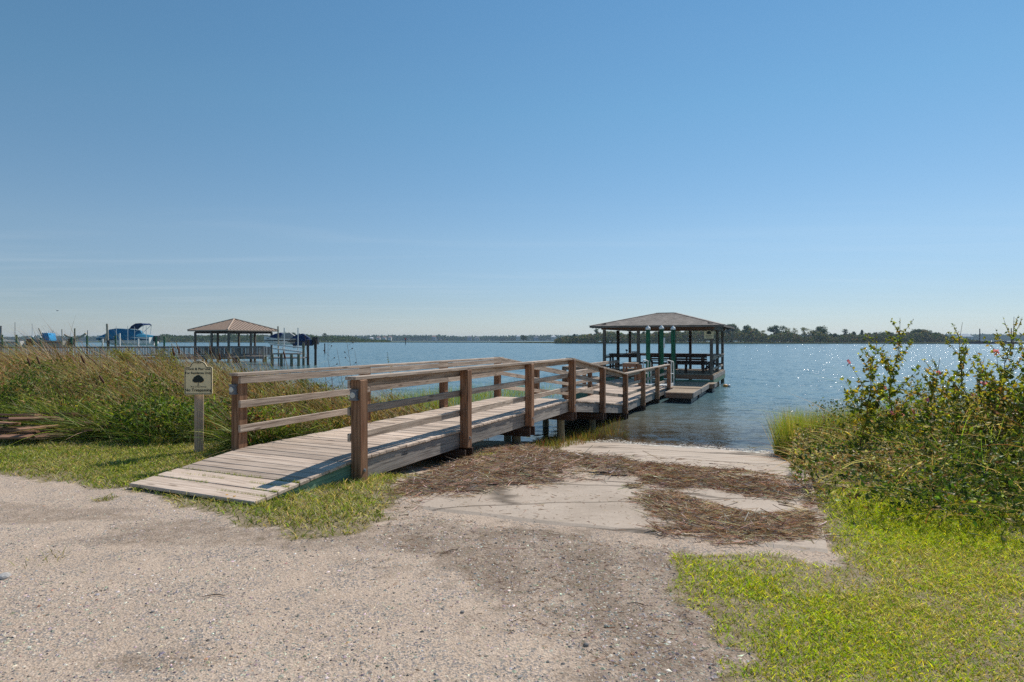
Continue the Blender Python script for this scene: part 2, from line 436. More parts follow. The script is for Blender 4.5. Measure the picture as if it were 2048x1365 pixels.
M_straw = leafmat("dry_straw", .12, .7, .2)
M_stone = leafmat("pebble", 0.0, .75, .3)
M_bark = flat("bark", (.10, .08, .06), .9, .2, 0, .3)
M_stem = leafmat("stem", 0.0, .7, .2)
M_leaf2 = leafmat("sunlit_leaf", .45)
M_petal = leafmat("petal", .45, .6, .2, 1.3)
M_far = leafmat("far_foliage", .2, .8, .1, 1.2)

# ground material: zones come from a colour attribute (R brown gravel, G turf soil, B wet / muddy)
M_ground, n, l, b = nmat("ground_gravel_sand")
at = N_(n, "ShaderNodeAttribute", attribute_name="Col"); sp = N_(n, "ShaderNodeSeparateColor"); l.new(at.outputs["Color"], sp.inputs[0])
tc = N_(n, "ShaderNodeTexCoord")
n1 = N_(n, "ShaderNodeTexNoise", Scale=1.3, Detail=6.0, Roughness=.6); l.new(tc.outputs["Object"], n1.inputs["Vector"])
n2 = N_(n, "ShaderNodeTexNoise", Scale=60.0, Detail=6.0, Roughness=.75); l.new(tc.outputs["Object"], n2.inputs["Vector"])
vo = N_(n, "ShaderNodeTexVoronoi", Scale=95.0); l.new(tc.outputs["Object"], vo.inputs["Vector"])
sand = ramp(n, [(.32, (.40, .287, .205)), (.5, (.50, .372, .275)), (.68, (.58, .447, .34))]); l.new(n1.outputs[0], sand.inputs[0])
grit = ramp(n, [(.3, (.17, .128, .095)), (.5, (.50, .385, .29)), (.68, (.74, .60, .475))]); l.new(n2.outputs[0], grit.inputs[0])
c = mixc(n, l, .72, sand.outputs[0], grit.outputs[0])
vsel = ramp(n, [(.0, (1, 1, 1)), (.30, (1, 1, 1)), (.36, (0, 0, 0))])
sepv = N_(n, "ShaderNodeSeparateColor"); l.new(vo.outputs["Color"], sepv.inputs[0]); l.new(sepv.outputs[0], vsel.inputs[0])
n3 = N_(n, "ShaderNodeTexNoise", Scale=3.3, Detail=3.0); l.new(tc.outputs["Object"], n3.inputs["Vector"])
pch = ramp(n, [(.36, (.12, .12, .12)), (.62, (.85, .85, .85))]); l.new(n3.outputs[0], pch.inputs[0])
mm = N_(n, "ShaderNodeMath", operation='MULTIPLY'); l.new(vsel.outputs[0], mm.inputs[0]); l.new(pch.outputs[0], mm.inputs[1])
c = mixc(n, l, mm.outputs[0], c, (.20, .19, .185))
brown = ramp(n, [(.3, (.10, .07, .048)), (.5, (.25, .185, .135)), (.7, (.42, .34, .27))]); l.new(n2.outputs[0], brown.inputs[0])
n4 = N_(n, "ShaderNodeTexNoise", Scale=9.0, Detail=5.0, Roughness=.7); l.new(tc.outputs["Object"], n4.inputs["Vector"])
def brk(o, k=1.5):
    a_ = N_(n, "ShaderNodeMath", operation='SUBTRACT'); l.new(n4.outputs[0], a_.inputs[0]); a_.inputs[1].default_value = .5
    m_ = N_(n, "ShaderNodeMath", operation='MULTIPLY_ADD'); l.new(a_.outputs[0], m_.inputs[0]); m_.inputs[1].default_value = k; l.new(o, m_.inputs[2])
    r_ = ramp(n, [(.15, (0, 0, 0)), (.85, (1, 1, 1))]); l.new(m_.outputs[0], r_.inputs[0]); return r_.outputs[0]
c = mixc(n, l, brk(sp.outputs[0]), c, brown.outputs[0])
soil = ramp(n, [(.3, (.12, .095, .05)), (.7, (.32, .255, .15))]); l.new(n2.outputs[0], soil.inputs[0])
c = mixc(n, l, brk(sp.outputs[1]), c, soil.outputs[0])
mud = ramp(n, [(.3, (.05, .042, .028)), (.7, (.14, .11, .07))]); l.new(n2.outputs[0], mud.inputs[0])
c = mixc(n, l, sp.outputs[2], c, mud.outputs[0])
l.new(c, b.inputs["Base Color"]); b.inputs["Roughness"].default_value = .9; b.inputs["Specular IOR Level"].default_value = .2
ad = N_(n, "ShaderNodeMath", operation='MULTIPLY_ADD'); ad.inputs[1].default_value = .8
l.new(n2.outputs[0], ad.inputs[0]); l.new(vo.outputs["Distance"], ad.inputs[2])
bp = N_(n, "ShaderNodeBump", Strength=.55, Distance=.007); l.new(ad.outputs[0], bp.inputs["Height"]); l.new(bp.outputs[0], b.inputs["Normal"])

M_conc, n, l, b = nmat("worn_concrete")
tc = N_(n, "ShaderNodeTexCoord")
n1 = N_(n, "ShaderNodeTexNoise", Scale=1.4, Detail=7.0, Roughness=.65); l.new(tc.outputs["Object"], n1.inputs["Vector"])
n2 = N_(n, "ShaderNodeTexNoise", Scale=45.0, Detail=5.0, Roughness=.7); l.new(tc.outputs["Object"], n2.inputs["Vector"])
c1 = ramp(n, [(.3, (.35, .268, .195)), (.5, (.46, .365, .282)), (.7, (.53, .435, .345))]); l.new(n1.outputs[0], c1.inputs[0])
c2 = ramp(n, [(.3, (.26, .20, .15)), (.5, (.42, .335, .26)), (.7, (.52, .43, .345))]); l.new(n2.outputs[0], c2.inputs[0])
cc = mixc(n, l, .45, c1.outputs[0], c2.outputs[0])
cm = N_(n, "ShaderNodeMapping"); cm.inputs["Scale"].default_value = (.5, 1.6, 1); cm.inputs["Rotation"].default_value = (0, 0, -.12); l.new(tc.outputs["Object"], cm.inputs["Vector"])
cn = N_(n, "ShaderNodeTexNoise", Scale=2.5, Detail=4.0); l.new(cm.outputs[0], cn.inputs["Vector"])
cv = N_(n, "ShaderNodeVectorMath", operation='MULTIPLY_ADD'); cv.inputs[1].default_value = (.35, .35, 0); l.new(cn.outputs["Color"], cv.inputs[0]); l.new(cm.outputs[0], cv.inputs[2])
ck = N_(n, "ShaderNodeTexVoronoi", Scale=.75); ck.feature = 'DISTANCE_TO_EDGE'; l.new(cv.outputs[0], ck.inputs["Vector"])
cr_ = ramp(n, [(0, (1, 1, 1)), (.012, (.75, .75, .75)), (.03, (0, 0, 0))]); l.new(ck.outputs["Distance"], cr_.inputs[0])
cc = mixc(n, l, cr_.outputs[0], cc, (.13, .095, .065))
cg = ramp(n, [(.5, (0, 0, 0)), (.72, (.6, .6, .6))]); cn2 = N_(n, "ShaderNodeTexNoise", Scale=1.6, Detail=7.0, Roughness=.7); l.new(cm.outputs[0], cn2.inputs["Vector"]); l.new(cn2.outputs[0], cg.inputs[0])
cc = mixc(n, l, cg.outputs[0], cc, (.26, .20, .145))
l.new(cc, b.inputs["Base Color"]); b.inputs["Roughness"].default_value = .85
bp = N_(n, "ShaderNodeBump", Strength=.35, Distance=.004); l.new(n2.outputs[0], bp.inputs["Height"]); l.new(bp.outputs[0], b.inputs["Normal"])

# water: reflective, turbid; where it is shallow (attribute) the bed shows through
WAVE = 1.15
M_water, n, l, b = nmat("bay_water")
b.inputs["Base Color"].default_value = (.016, .035, .045, 1); b.inputs["Roughness"].default_value = .2; b.inputs["IOR"].default_value = 1.33
tc = N_(n, "ShaderNodeTexCoord")
mp = N_(n, "ShaderNodeMapping"); mp.inputs["Scale"].default_value = (.75, 1.25, 1); mp.inputs["Rotation"].default_value = (0, 0, .25)
l.new(tc.outputs["Object"], mp.inputs["Vector"])
w1 = N_(n, "ShaderNodeTexNoise", Scale=.55, Detail=3.0, Roughness=.55, Distortion=.3); l.new(mp.outputs[0], w1.inputs["Vector"])
w2 = N_(n, "ShaderNodeTexNoise", Scale=2.6, Detail=4.0, Roughness=.6, Distortion=.4); l.new(mp.outputs[0], w2.inputs["Vector"])
w3 = N_(n, "ShaderNodeTexNoise", Scale=11.0, Detail=2.0, Roughness=.6); l.new(mp.outputs[0], w3.inputs["Vector"])
at = N_(n, "ShaderNodeAttribute", attribute_name="Col"); sp = N_(n, "ShaderNodeSeparateColor"); l.new(at.outputs["Color"], sp.inputs[0])
def vsub(o, k):
    v = N_(n, "ShaderNodeVectorMath", operation='SUBTRACT'); v.inputs[1].default_value = (.5, .5, .5); l.new(o, v.inputs[0])
    q = N_(n, "ShaderNodeVectorMath", operation='SCALE'); q.inputs[3].default_value = k; l.new(v.outputs[0], q.inputs[0]); return q.outputs[0]
va = N_(n, "ShaderNodeVectorMath", operation='ADD'); l.new(vsub(w1.outputs["Color"], .5), va.inputs[0]); l.new(vsub(w2.outputs["Color"], WAVE), va.inputs[1])
va2 = N_(n, "ShaderNodeVectorMath", operation='ADD'); l.new(va.outputs[0], va2.inputs[0]); l.new(vsub(w3.outputs["Color"], .75), va2.inputs[1])
vk = N_(n, "ShaderNodeVectorMath", operation='SCALE'); l.new(va2.outputs[0], vk.inputs[0]); l.new(sp.outputs[1], vk.inputs[3])
vf = N_(n, "ShaderNodeVectorMath", operation='MULTIPLY_ADD'); vf.inputs[1].default_value = (1.0, 1.15, 0); vf.inputs[2].default_value = (0, 0, 1); l.new(vk.outputs[0], vf.inputs[0])
b2 = N_(n, "ShaderNodeVectorMath", operation='NORMALIZE'); l.new(vf.outputs[0], b2.inputs[0])
l.new(b2.outputs[0], b.inputs["Normal"])
wc = mixc(n, l, sp.outputs[2], (.065, .145, .175), (.12, .095, .05)); l.new(wc, b.inputs["Base Color"])
tb = N_(n, "ShaderNodeBsdfTransparent"); tb.inputs[0].default_value = (.62, .52, .36, 1)
mx = N_(n, "ShaderNodeMixShader"); l.new(sp.outputs[0], mx.inputs[0]); l.new(b.outputs[0], mx.inputs[1]); l.new(tb.outputs[0], mx.inputs[2])
gl = N_(n, "ShaderNodeBsdfGlossy", Roughness=.06); l.new(b2.outputs[0], gl.inputs["Normal"])
fr = N_(n, "ShaderNodeFresnel", IOR=1.33); l.new(b2.outputs[0], fr.inputs["Normal"])
fm = N_(n, "ShaderNodeMath", operation='MULTIPLY'); l.new(fr.outputs[0], fm.inputs[0]); l.new(sp.outputs[0], fm.inputs[1])
mx2 = N_(n, "ShaderNodeMixShader"); l.new(fm.outputs[0], mx2.inputs[0]); l.new(mx.outputs[0], mx2.inputs[1]); l.new(gl.outputs[0], mx2.inputs[2])
l.new(mx2.outputs[0], n["Material Output"].inputs[0])

# ------------------------------------------------------------------ ground, boat ramp, water
def grid_geo(xs, ys, zf, colf):
    X, Y = np.meshgrid(xs, ys); nx, ny = len(xs), len(ys)
    g = Geo(); Z = zf(X, Y); i = np.arange(nx * ny).reshape(ny, nx)
    f = np.stack([i[:-1, :-1], i[:-1, 1:], i[1:, 1:], i[1:, :-1]], -1).reshape(-1, 4)
    g.add(np.stack([X, Y, Z], -1).reshape(-1, 3), f, colf(X.ravel(), Y.ravel()))
    return g
xs = np.concatenate([np.linspace(-2500, -60, 16), np.linspace(-56, -13, 30), np.arange(-12.6, 9.5, .075), np.linspace(10, 50, 26), np.linspace(60, 2500, 16)])
ys = np.concatenate([np.linspace(-600, -8, 10), np.linspace(-6, 1.6, 8), np.arange(1.8, 14.5, .075), np.linspace(14.8, 40, 34), np.linspace(45, 140, 10)])
def gcol(x, y):
    r = (mask(BROWN, x, y, .15, 3.5, 2) * .4 + mask(BROWN, x, y, .4, 2.0, 6) * .3 + mask(BROWN, x, y, .6, 1.1, 12) * .3) * (.55 + .45 * sstep(.35, .6, fnoise(x, y, 3.1, 8)))
    r = np.maximum(r, .55 * sstep(.56, .68, fnoise(x * .55 + y * .25, y * 1.9, .9, 14)))
    r = np.maximum(r, mask(STAIN, x, y, .12, 4, 4) * .6)
    d = shore(x) - y
    gr = (mask(LAWN_R, x, y, .16, 2.2, 41) | mask(LAWN_L, x, y, .16, 2.2, 43)).astype(float) * .75
    veg = ((x < -1.4 - (y - 8) * -.35) & (y > 8.6)) | ((x > 2.2 + (y - 6) * .28) & (y > 6)) & (y < 40)
    gr = np.maximum(np.maximum(gr, veg * 1.0), inpoly(x, y, LAWN_E) * .75)
    bl = sstep(2.6, .4, d) * .8
    onramp = (x > -.9) & (x < 6) & (d > 0)
    bl = np.where(onramp, sstep(.9, .0, d) * .5, bl)
    far = (np.abs(x) > 40) | (y < -3)
    gr = np.where(far & (d > 0), .8, gr)
    return np.stack([np.clip(r, 0, 1), gr, bl], 1)
ground = obj("ground", grid_geo(xs, ys, zt, gcol).mesh("ground", M_ground, True)); tag(ground, "sandy gravel ground sloping to the bay", None, None, "structure")

# concrete launching ramp: slabs laid end to end
ramp_o = empty("boat_ramp", (2, 8, float(zt(2., 8.))), "worn concrete boat ramp running into the water", None); ramp_o["kind"] = "structure"
SLAB_UP = .014
qa, qb = G(812, 1028), G(1660, 1124)
qc = np.array([5.95, 12.7]); qd = np.array([1.0, 13.4])
ext = 4.0
qc2 = qc + (qc - qb) / np.linalg.norm(qc - qb) * ext; qd2 = qd + (qd - qa) / np.linalg.norm(qd - qa) * ext
vs = [0, .145, .40, .64, 1.0]
for k in range(4):
    v0, v1 = vs[k] + (.0016 if k else 0), vs[k + 1] - .0016
    nu, nv = 42, 26
    U, V = np.meshgrid(np.linspace(0, 1, nu), np.linspace(v0, v1, nv))
    e = (np.abs(U - .5) > .47) | (np.abs((V - v0) / (v1 - v0) - .5) > .47)
    P = (qa * (1 - U)[..., None] + qb * U[..., None]) * (1 - V)[..., None] + (qd2 * (1 - U)[..., None] + qc2 * U[..., None]) * V[..., None]
    ex = (vnoise(U * 40, V * 60, 1, 3) - .5) * .05
    P[..., 1] += np.where(V == v0, ex, 0) if k == 0 else 0
    Z = zt(P[..., 0], P[..., 1]); Z = Z + SLAB_UP + (.003 * math.sin(k * 5)); Z = Z - np.where(V < .012, .02, 0)
    g = Geo(); i = np.arange(nu * nv).reshape(nv, nu)
    f = np.stack([i[:-1, :-1], i[:-1, 1:], i[1:, 1:], i[1:, :-1]], -1).reshape(-1, 4)
    T = np.concatenate([P, Z[..., None]], -1).reshape(-1, 3)
    g.add(T, f)
    rim = np.concatenate([i[0, :], i[1:, -1], i[-1, -2::-1], i[-2:0:-1, 0]])
    lo = T[rim] - np.array([0, 0, .1]); m_ = len(rim)
    g.add(np.concatenate([T[rim], lo]), [[a, (a + 1) % m_, m_ + (a + 1) % m_, m_ + a] for a in range(m_)])
    obj("slab", g.mesh("slab", M_conc, False), ramp_o)

# water sheet
xw = np.concatenate([np.linspace(-3700, -90, 14), np.linspace(-80, -14, 23), np.arange(-13, 14, .3), np.linspace(15, 90, 24), np.linspace(110, 3700, 14)])
yw = np.concatenate([np.linspace(2, 11.0, 8), np.arange(11.4, 32, .25), np.linspace(33, 130, 30), np.linspace(150, 2900, 20)])
def wcol(x, y):
    dep = WATER - zt(x, y)
    tr = np.clip(1 - dep / .55, 0, 1) ** 1.3 * .9
    near = np.clip(dep / 1.0, 0, 1)
    st = .22 + .78 * near * 1.0
    dist = np.hypot(x, y)
    st = st * np.interp(dist, [0, 15, 40, 100, 400], [.75, .8, 1.0, 1.1, 1.1])
    br = np.clip(1.15 - dep / 1.3, 0, 1)
    return np.stack([tr, st, br], 1)
water = obj("water", grid_geo(xw, yw, lambda X, Y: np.full(X.shape, WATER), wcol).mesh("water", M_water, True)); tag(water, "blue rippled bay water with sun glitter", None, None, "structure")

# ------------------------------------------------------------------ main pier
P0 = np.array([-1.739, 6.93]); PA = .423
DS = np.array([math.sin(PA), math.cos(PA)]); DC = np.array([-math.cos(PA), math.sin(PA)])
SP = 2.525; WID = 1.886
ZHI, ZLO, ZPAV, ZFL = .19, -.40, -.10, -.46
def PW(s, c, z): p = P0 + DS * s + DC * c; return Vector((p[0], p[1], z))
def SC(p): q = np.asarray(p)[:2] - P0; return float(q @ DS), float(q @ DC)
S_UP = 3 * SP; S_DN = 5 * SP; S_FRONT = -1.46
def zdeck(s):
    if s < 0: return ZHI + s * (ZHI - .05) / 1.46
    if s < S_UP: return ZHI
    if s < S_DN: return ZHI + (ZLO - ZHI) * (s - S_UP) / (S_DN - S_UP)
    return ZLO
pier = empty("wooden_pier", PW(0, WID / 2, float(zt(*PW(0, .9, 0)[:2]))), "weathered wooden pier with railings, ramping up then down to the dock", "pier", rz=0)
up_s = Vector((DS[0], DS[1], 0)); up_c = Vector((DC[0], DC[1], 0))
# deck planks
PITCH = .1465
def plank(parent, s, c0, c1, z, tilt, mat, w=.14, jit=.004):
    a = PW(s, c0, z); b_ = PW(s, c1, z)
    nrm = Vector((-DS[0] * math.sin(tilt), -DS[1] * math.sin(tilt), math.cos(tilt)))
    dz = random.uniform(-jit, jit)
    M = frame(a + Vector((0, 0, dz)), b_ + Vector((0, 0, dz + random.uniform(-jit, jit))), nrm)
    L = round((b_ - a).length, 2)
    return obj("plank", box_mesh(L, w, .036, mat, .005), parent, M)
s = S_FRONT + .07
while s < 16.35:
    sl = (zdeck(s + .02) - zdeck(s - .02)) / .04
    e = random.choice((0, .01, -.008, .004))
    plank(pier, s, .055 + e * .5, WID - .055 + e, zdeck(s) - .018, math.atan(sl), M_deck)
    s += PITCH
s0 = s
while s < 20.25:
    plank(pier, s, .055, 3.25, ZLO - .018, 0, M_deck); s += PITCH
while s < 24.6:
    plank(pier, s, 1.3, 3.25, ZLO - .018, 0, M_deck); s += PITCH
# posts and their bolts
def bolt(parent, p, nrm):
    g = Geo(); nrm = Vector(nrm); g.tube([p, Vector(p) + nrm * .018], .014, 6); g.tube([p, Vector(p) + nrm * .004], .024, 8)
    m = g.mesh("bolt", M_metal); o = obj("bolt", m, parent, Matrix.Identity(4)); return o
def post_at(s, c, out, zl=None):
    zd = zdeck(s) if zl is None else zl
    jx = random.uniform(-.008, .008)
    M = frame(PW(s, c, zd - .27), PW(s + jx, c, zd + .908), up_s)
    p = obj("post", box_mesh(round(1.178, 3), .138, .138, M_post, .008), pier, M)
    q = PW(s, c + out * .07, zd - .12); bolt(p, q, up_c * out)
    return p
posts_r = [post_at(i * SP, 0, -1) for i in range(8)] + [post_at(20.15, 0, -1)]
SR = [i * SP for i in range(8)] + [20.15]
posts_l = [post_at(i * SP, WID, 1) for i in range(7)]
SLW = [16.45, 19.0, 21.6, 24.3]
for q in SLW: post_at(q, 3.3, 1)
post_at(20.15, 1.2, 1)
# lamps on the first two posts
def lamp(p, s, c, z):
    lo = empty("post_lamp", PW(s - .075, c, z), None, None, parent=p, rz=-PA)
    del_ = wm(lo)
    g = Geo(); g.box((0, -.02, 0), (.085, .04, .10)); g.box((0, -.012, .055), (.10, .06, .016)); g.box((0, -.012, -.055), (.10, .05, .014))
    obj("lamp_housing", g.mesh("lamp_housing", M_lamp), lo, del_)
    g = Geo(); g.tube([(0, -.04, 0), (0, -.052, 0)], .034, 12)
    obj("lamp_lens", g.mesh("lamp_lens", M_lens), lo, del_)
lamp(posts_r[0], 0, 0, ZHI + .74); lamp(posts_l[0], 0, WID, ZHI + .74)
# rails: three boards on the inner faces, a flat cap on top; run in lengths of one or two bays
def railrun(ss, c, inner, zf, ext0=.08, ext1=.08):
    for h, hh, tk, name in ((.855, .09, .038, "rail"), (.555, .09, .038, "rail"), (.245, .09, .038, "rail")):
        for k in range(len(ss) - 1):
            a, b_ = ss[k], ss[k + 1]
            a2 = a - (ext0 if k == 0 else 0); b2 = b_ + (ext1 if k == len(ss) - 2 else 0)
            j0, j1 = random.uniform(-.012, .012), random.uniform(-.012, .012)
            if h > .8: j0 = j1 = 0
            cc = c + inner * (.071 + tk / 2 + random.uniform(0, .004))
            board(pier, name, PW(a2, cc, zf(a) + h + j0), PW(b2, cc, zf(b_) + h + j1), tk, hh, M_rail)
    for k in range(len(ss) - 1):
        a, b_ = ss[k], ss[k + 1]
        a2 = a - (.12 if k == 0 else -.001); b2 = b_ + (.12 if k == len(ss) - 2 else -.001)
        z0, z1 = zf(a), zf(b_); sl = (z1 - z0) / (b_ - a)
        board(pier, "cap_rail", PW(a2, c + inner * .035, z0 + sl * (a2 - a) + .9275), PW(b2, c + inner * .035, z1 + sl * (b2 - b_) + .9275), .15, .037, M_rail)
railrun(SR[:4], 0, 1, lambda s: ZHI, ext1=0)
railrun(SR[3:6], 0, 1, zdeck, 0, 0)
railrun(SR[5:], 0, 1, lambda s: ZLO, 0)
SL = [i * SP for i in range(7)]
railrun(SL[:4], WID, -1, lambda s: ZHI, ext1=0)
railrun(SL[3:6], WID, -1, zdeck, 0, 0)
railrun(SL[5:7] + [16.4], WID, -1, lambda s: ZLO, 0, 0)
railrun(SLW, 3.3, -1, lambda s: ZLO)
for h, hh in ((.855, .09), (.555, .09), (.245, .09)):     # rail across the shoulder of the wide deck
    board(pier, "rail", PW(16.36, WID + .05, ZLO + h), PW(16.36, 3.28, ZLO + h), .038, hh, M_rail)
board(pier, "cap_rail", PW(16.36, WID - .02, ZLO + .9275), PW(16.36, 3.2, ZLO + .9275), .15, .037, M_rail)
# stringers along both edges, tapering green ones at the shore end
def stringer(s0, s1, c, mat, zf=zdeck, hh=.235):
    z0, z1 = zf(s0 + 1e-4), zf(s1 - 1e-4)
    board(pier, "stringer", PW(s0, c, z0 - .04 - hh / 2), PW(s1, c, z1 - .04 - hh / 2), .04, hh, mat)
for c in (.098, WID - .098):
    for a, b_ in ((.05, SP), (SP, 2 * SP), (2 * SP, 3 * SP), (3 * SP, 4 * SP), (4 * SP, 5 * SP), (5 * SP, 6 * SP), (6 * SP, 20.2)):
        stringer(a + .002, b_ - .002, c, M_string)
    g = Geo(); a, b_ = -1.40, .045
    q = [PW(a, c - .02, zdeck(a) - .04), PW(b_, c - .02, zdeck(b_) - .04), PW(b_, c - .02, zdeck(b_) - .285), PW(a, c - .02, zdeck(a) - .06)]
    r_ = [v + Vector((DC[0], DC[1], 0)) * .04 for v in q]
    M = frame(PW(a, c, .05), PW(b_, c, .14)); Mi = M.inverted()
    V = [Mi @ v for v in q + r_]
    m = bpy.data.meshes.new("stringer"); m.from_pydata(V, [], [[0, 1, 2, 3], [7, 6, 5, 4], [0, 4, 5, 1], [1, 5, 6, 2], [2, 6, 7, 3], [3, 7, 4, 0]]); m.materials.append(M_green)
    obj("stringer", fix_normals(m), pier, M)
for c in (.7, 1.2):
    for a, b_ in ((.1, S_UP), (S_UP, S_DN), (S_DN, 20.2)): stringer(a + .002, b_ - .002, c, M_dark)
stringer(16.5, 24.55, 3.2, M_string); stringer(20.3, 24.55, 1.34, M_green)
board(pier, "stringer", PW(16.33, WID, ZLO - .16), PW(16.33, 3.25, ZLO - .16), .04, .235, M_green)
board(pier, "stringer", PW(20.29, .05, ZLO - .16), PW(20.29, 1.3, ZLO - .16), .04, .235, M_string)
# bents: paired cross beams and round piles
for i, s_ in enumerate([1 * SP, 2 * SP, 3 * SP, 4 * SP, 5 * SP, 6 * SP, 7 * SP, 20.0]):
    zd = zdeck(s_)
    c1 = WID + .06 if s_ < 16.5 else 3.35
    for o_ in (-.115, .115):
        board(pier, "cross_beam", PW(s_ + o_, -.06, zd - .375), PW(s_ + o_, c1, zd - .375), .04, .17, M_dark)  # under-deck shade is put into these beams' dark wood colour
    for c in ([.28, 1.62] if s_ < 16.5 else [.28, 1.62, 3.1]):
        p = PW(s_, c, 0); zb = float(zt(p[0], p[1])) - .25
        g = Geo(); L = zd - .31 - zb
        g.tube([(0, 0, 0), (L * .5, .004, .003), (L, 0, 0)], [.092, .088, .085], 12)
        obj("pile", g.mesh("pile", M_pile, True), pier, frame(Vector((p[0], p[1], zb)), Vector((p[0], p[1], zd - .31)), up_s) @ Matrix.Translation((-L / 2, 0, 0)))
for s_ in (21.8, 24.3):
    for c in (1.6, 3.1):
        p = PW(s_, c, 0); zb = float(zt(p[0], p[1])) - .25; L = ZLO - .1 - zb
        g = Geo(); g.tube([(0, 0, 0), (L, 0, 0)], [.092, .085], 10)
        obj("pile", g.mesh("pile", M_pile, True), pier, frame(Vector((p[0], p[1], zb)), Vector((p[0], p[1], ZLO - .1)), up_s) @ Matrix.Translation((-L / 2, 0, 0)))

# ------------------------------------------------------------------ floating docks, gangway, guide piles
def float_dock(name, s0, s1, c0, c1, z, label, rz=0):
    e = empty(name, PW((s0 + s1) / 2, (c0 + c1) / 2, WATER - .15), label, "dock", "floating docks beside the pier")
    s_ = s0 + .07
    while s_ < s1 - .05:
        plank(e, s_, c0, c1, z - .018, 0, M_float); s_ += PITCH
    for c in (c0 - .02, c1 + .02): board(e, "fascia", PW(s0 - .04, c, z - .09), PW(s1, c, z - .09), .038, .19, M_string)
    for q in (s0 - .022, s1 + .0): board(e, "fascia", PW(q, c0, z - .12), PW(q, c1, z - .12), .038, .19, M_redboard)
    for c in (c0 + .3, c1 - .3):
        g = Geo(); L = s1 - s0 - .3
        g.box((0, 0, 0), (L, .45, .42)); obj("float_drum", g.mesh("float_drum", M_black), e, frame(PW(s0 + .15, c, z - .3), PW(s1 - .15, c, z - .3)))
    return e
float_dock("floating_dock", 18.2, 20.35, -1.22, -.22, ZFL, "narrow floating dock end nearest the shore, beside the pier post")
float_dock("floating_dock", 20.6, 23.4, -1.22, 1.12, ZFL, "wide floating dock below the gangway, in front of the pavilion")
float_dock("floating_dock", 23.46, 24.6, -1.45, 1.12, ZFL + .01, "farthest floating dock piece, hard against the pavilion front")
gw = empty("gangway", PW(21, .6, ZLO), "short aluminium gangway with white pipe handrails down to the floating dock", "gangway")
for k in range(10):
    f_ = (k + .5) / 10; s_ = 20.32 + f_ * 1.6; z = ZLO + .03 + (ZFL + .05 - ZLO - .03) * f_
    board(gw, "tread", PW(s_, .12, z), PW(s_, 1.05, z), .15, .03, M_alu)
for c in (.08, 1.09):
    zf = lambda s_: ZLO + .03 + (ZFL + .04 - ZLO) * (s_ - 20.3) / 1.6
    g = Geo()
    pts = [PW(20.3, c, zf(20.3)), PW(20.3, c, zf(20.3) + 1.02), PW(20.36, c, zf(20.3) + 1.07), PW(21.7, c, zf(21.7) + .98), PW(21.8, c, zf(21.8) + .9), PW(21.9, c, zf(21.9))]
    g.tube(pts, .024, 8); g.tube([PW(20.3, c, zf(20.3) + .5), PW(21.84, c, zf(21.84) + .46)], .02, 8)
    g.tube([PW(21.25, c, zf(21.25)), PW(21.25, c, zf(21.25) + 1.0)], .022, 8)
    obj("handrail", g.mesh("handrail", M_alu, True), gw)
    board(gw, "side_beam", PW(20.3, c, zf(20.3) - .02), PW(21.95, c, zf(21.95) - .02), .05, .14, M_alu)
for k, (s_, c, zt_, lab) in enumerate(((21.5, 1.14, 2.06, "leftmost of the three green mooring piles with white caps"), (22.6, .75, 2.1, "middle green mooring pile with white cap and a white gauge strip"), (23.2, .33, 2.08, "rightmost of the three green mooring piles with white caps"))):
    p = PW(s_, c, 0); zb = float(zt(p[0], p[1])) - .3; L = zt_ - zb
    e = empty("mooring_pile", (p[0], p[1], zb), lab, "piling", "green mooring piles by the gangway")
    g = Geo(); g.tube([(0, 0, 0), (L * .5, .006, 0), (L, 0, 0)], [.105, .10, .095], 14)
    obj("shaft", g.mesh("shaft", M_pilegreen, True), e, frame((p[0], p[1], zb), (p[0], p[1], zt_), up_s) @ Matrix.Translation((-L / 2, 0, 0)))
    g = Geo(); g.tube([(0, 0, -.05), (0, 0, .0), (0, 0, .02), (0, 0, .14)], [.108, .112, .112, .004], 14)
    obj("cap", g.mesh("cap", M_white), e, Matrix.Translation((p[0], p[1], zt_)))
    if k == 1:
        g = Geo(); g.box((0, 0, 0), (.08, .012, .46)); g.box((0, -.008, .1), (.05, .004, .02)); g.box((0, -.008, -.05), (.05, .004, .02))
        obj("gauge_strip", g.mesh("gauge_strip", M_white), e, Matrix.Translation((p[0] + .105, p[1] - .06, 1.42)))

# ------------------------------------------------------------------ covered pavilion at the end of the pier
PSs, PCs = (24.8, 27.6, 30.4), (-1.2, .55, 2.3, 4.05)
pav = empty("pavilion", PW(27.6, 1.42, -2.0), "open wooden pavilion with grey shingled hip roof at the pier's end", "pavilion")
s_ = 24.72
while s_ < 30.55:
    plank(pav, s_, -1.28, 4.13, ZPAV - .018, 0, M_float); s_ += PITCH
for z, m_ in ((ZPAV - .14, M_redboard), (ZPAV - .36, M_green)):
    board(pav, "fascia", PW(24.63, -1.3, z), PW(24.63, 4.15, z), .04, .2, m_)
    board(pav, "fascia", PW(30.58, -1.3, z), PW(30.58, 4.15, z), .04, .2, m_)
    for c in (-1.31, 4.16): board(pav, "fascia", PW(24.6, c, z), PW(30.6, c, z), .04, .2, M_string if z > -.3 else M_green)
for s_ in PSs:
    for c in PCs:
        if s_ == 27.6 and c in (.55, 2.3): continue
        p = PW(s_, c, 0)
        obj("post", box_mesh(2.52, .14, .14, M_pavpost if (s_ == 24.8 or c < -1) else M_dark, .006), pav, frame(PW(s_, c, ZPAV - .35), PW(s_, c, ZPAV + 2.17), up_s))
        zb = float(zt(p[0], p[1])) - .3; L = ZPAV - .33 - zb
        g = Geo(); g.tube([(0, 0, 0), (L, 0, 0)], [.11, .1], 10)
        obj("pile", g.mesh("pile", M_pile, True), pav, frame((p[0], p[1], zb), (p[0], p[1], ZPAV - .33), up_s) @ Matrix.Translation((-L / 2, 0, 0)))
ZB = ZPAV + 2.17
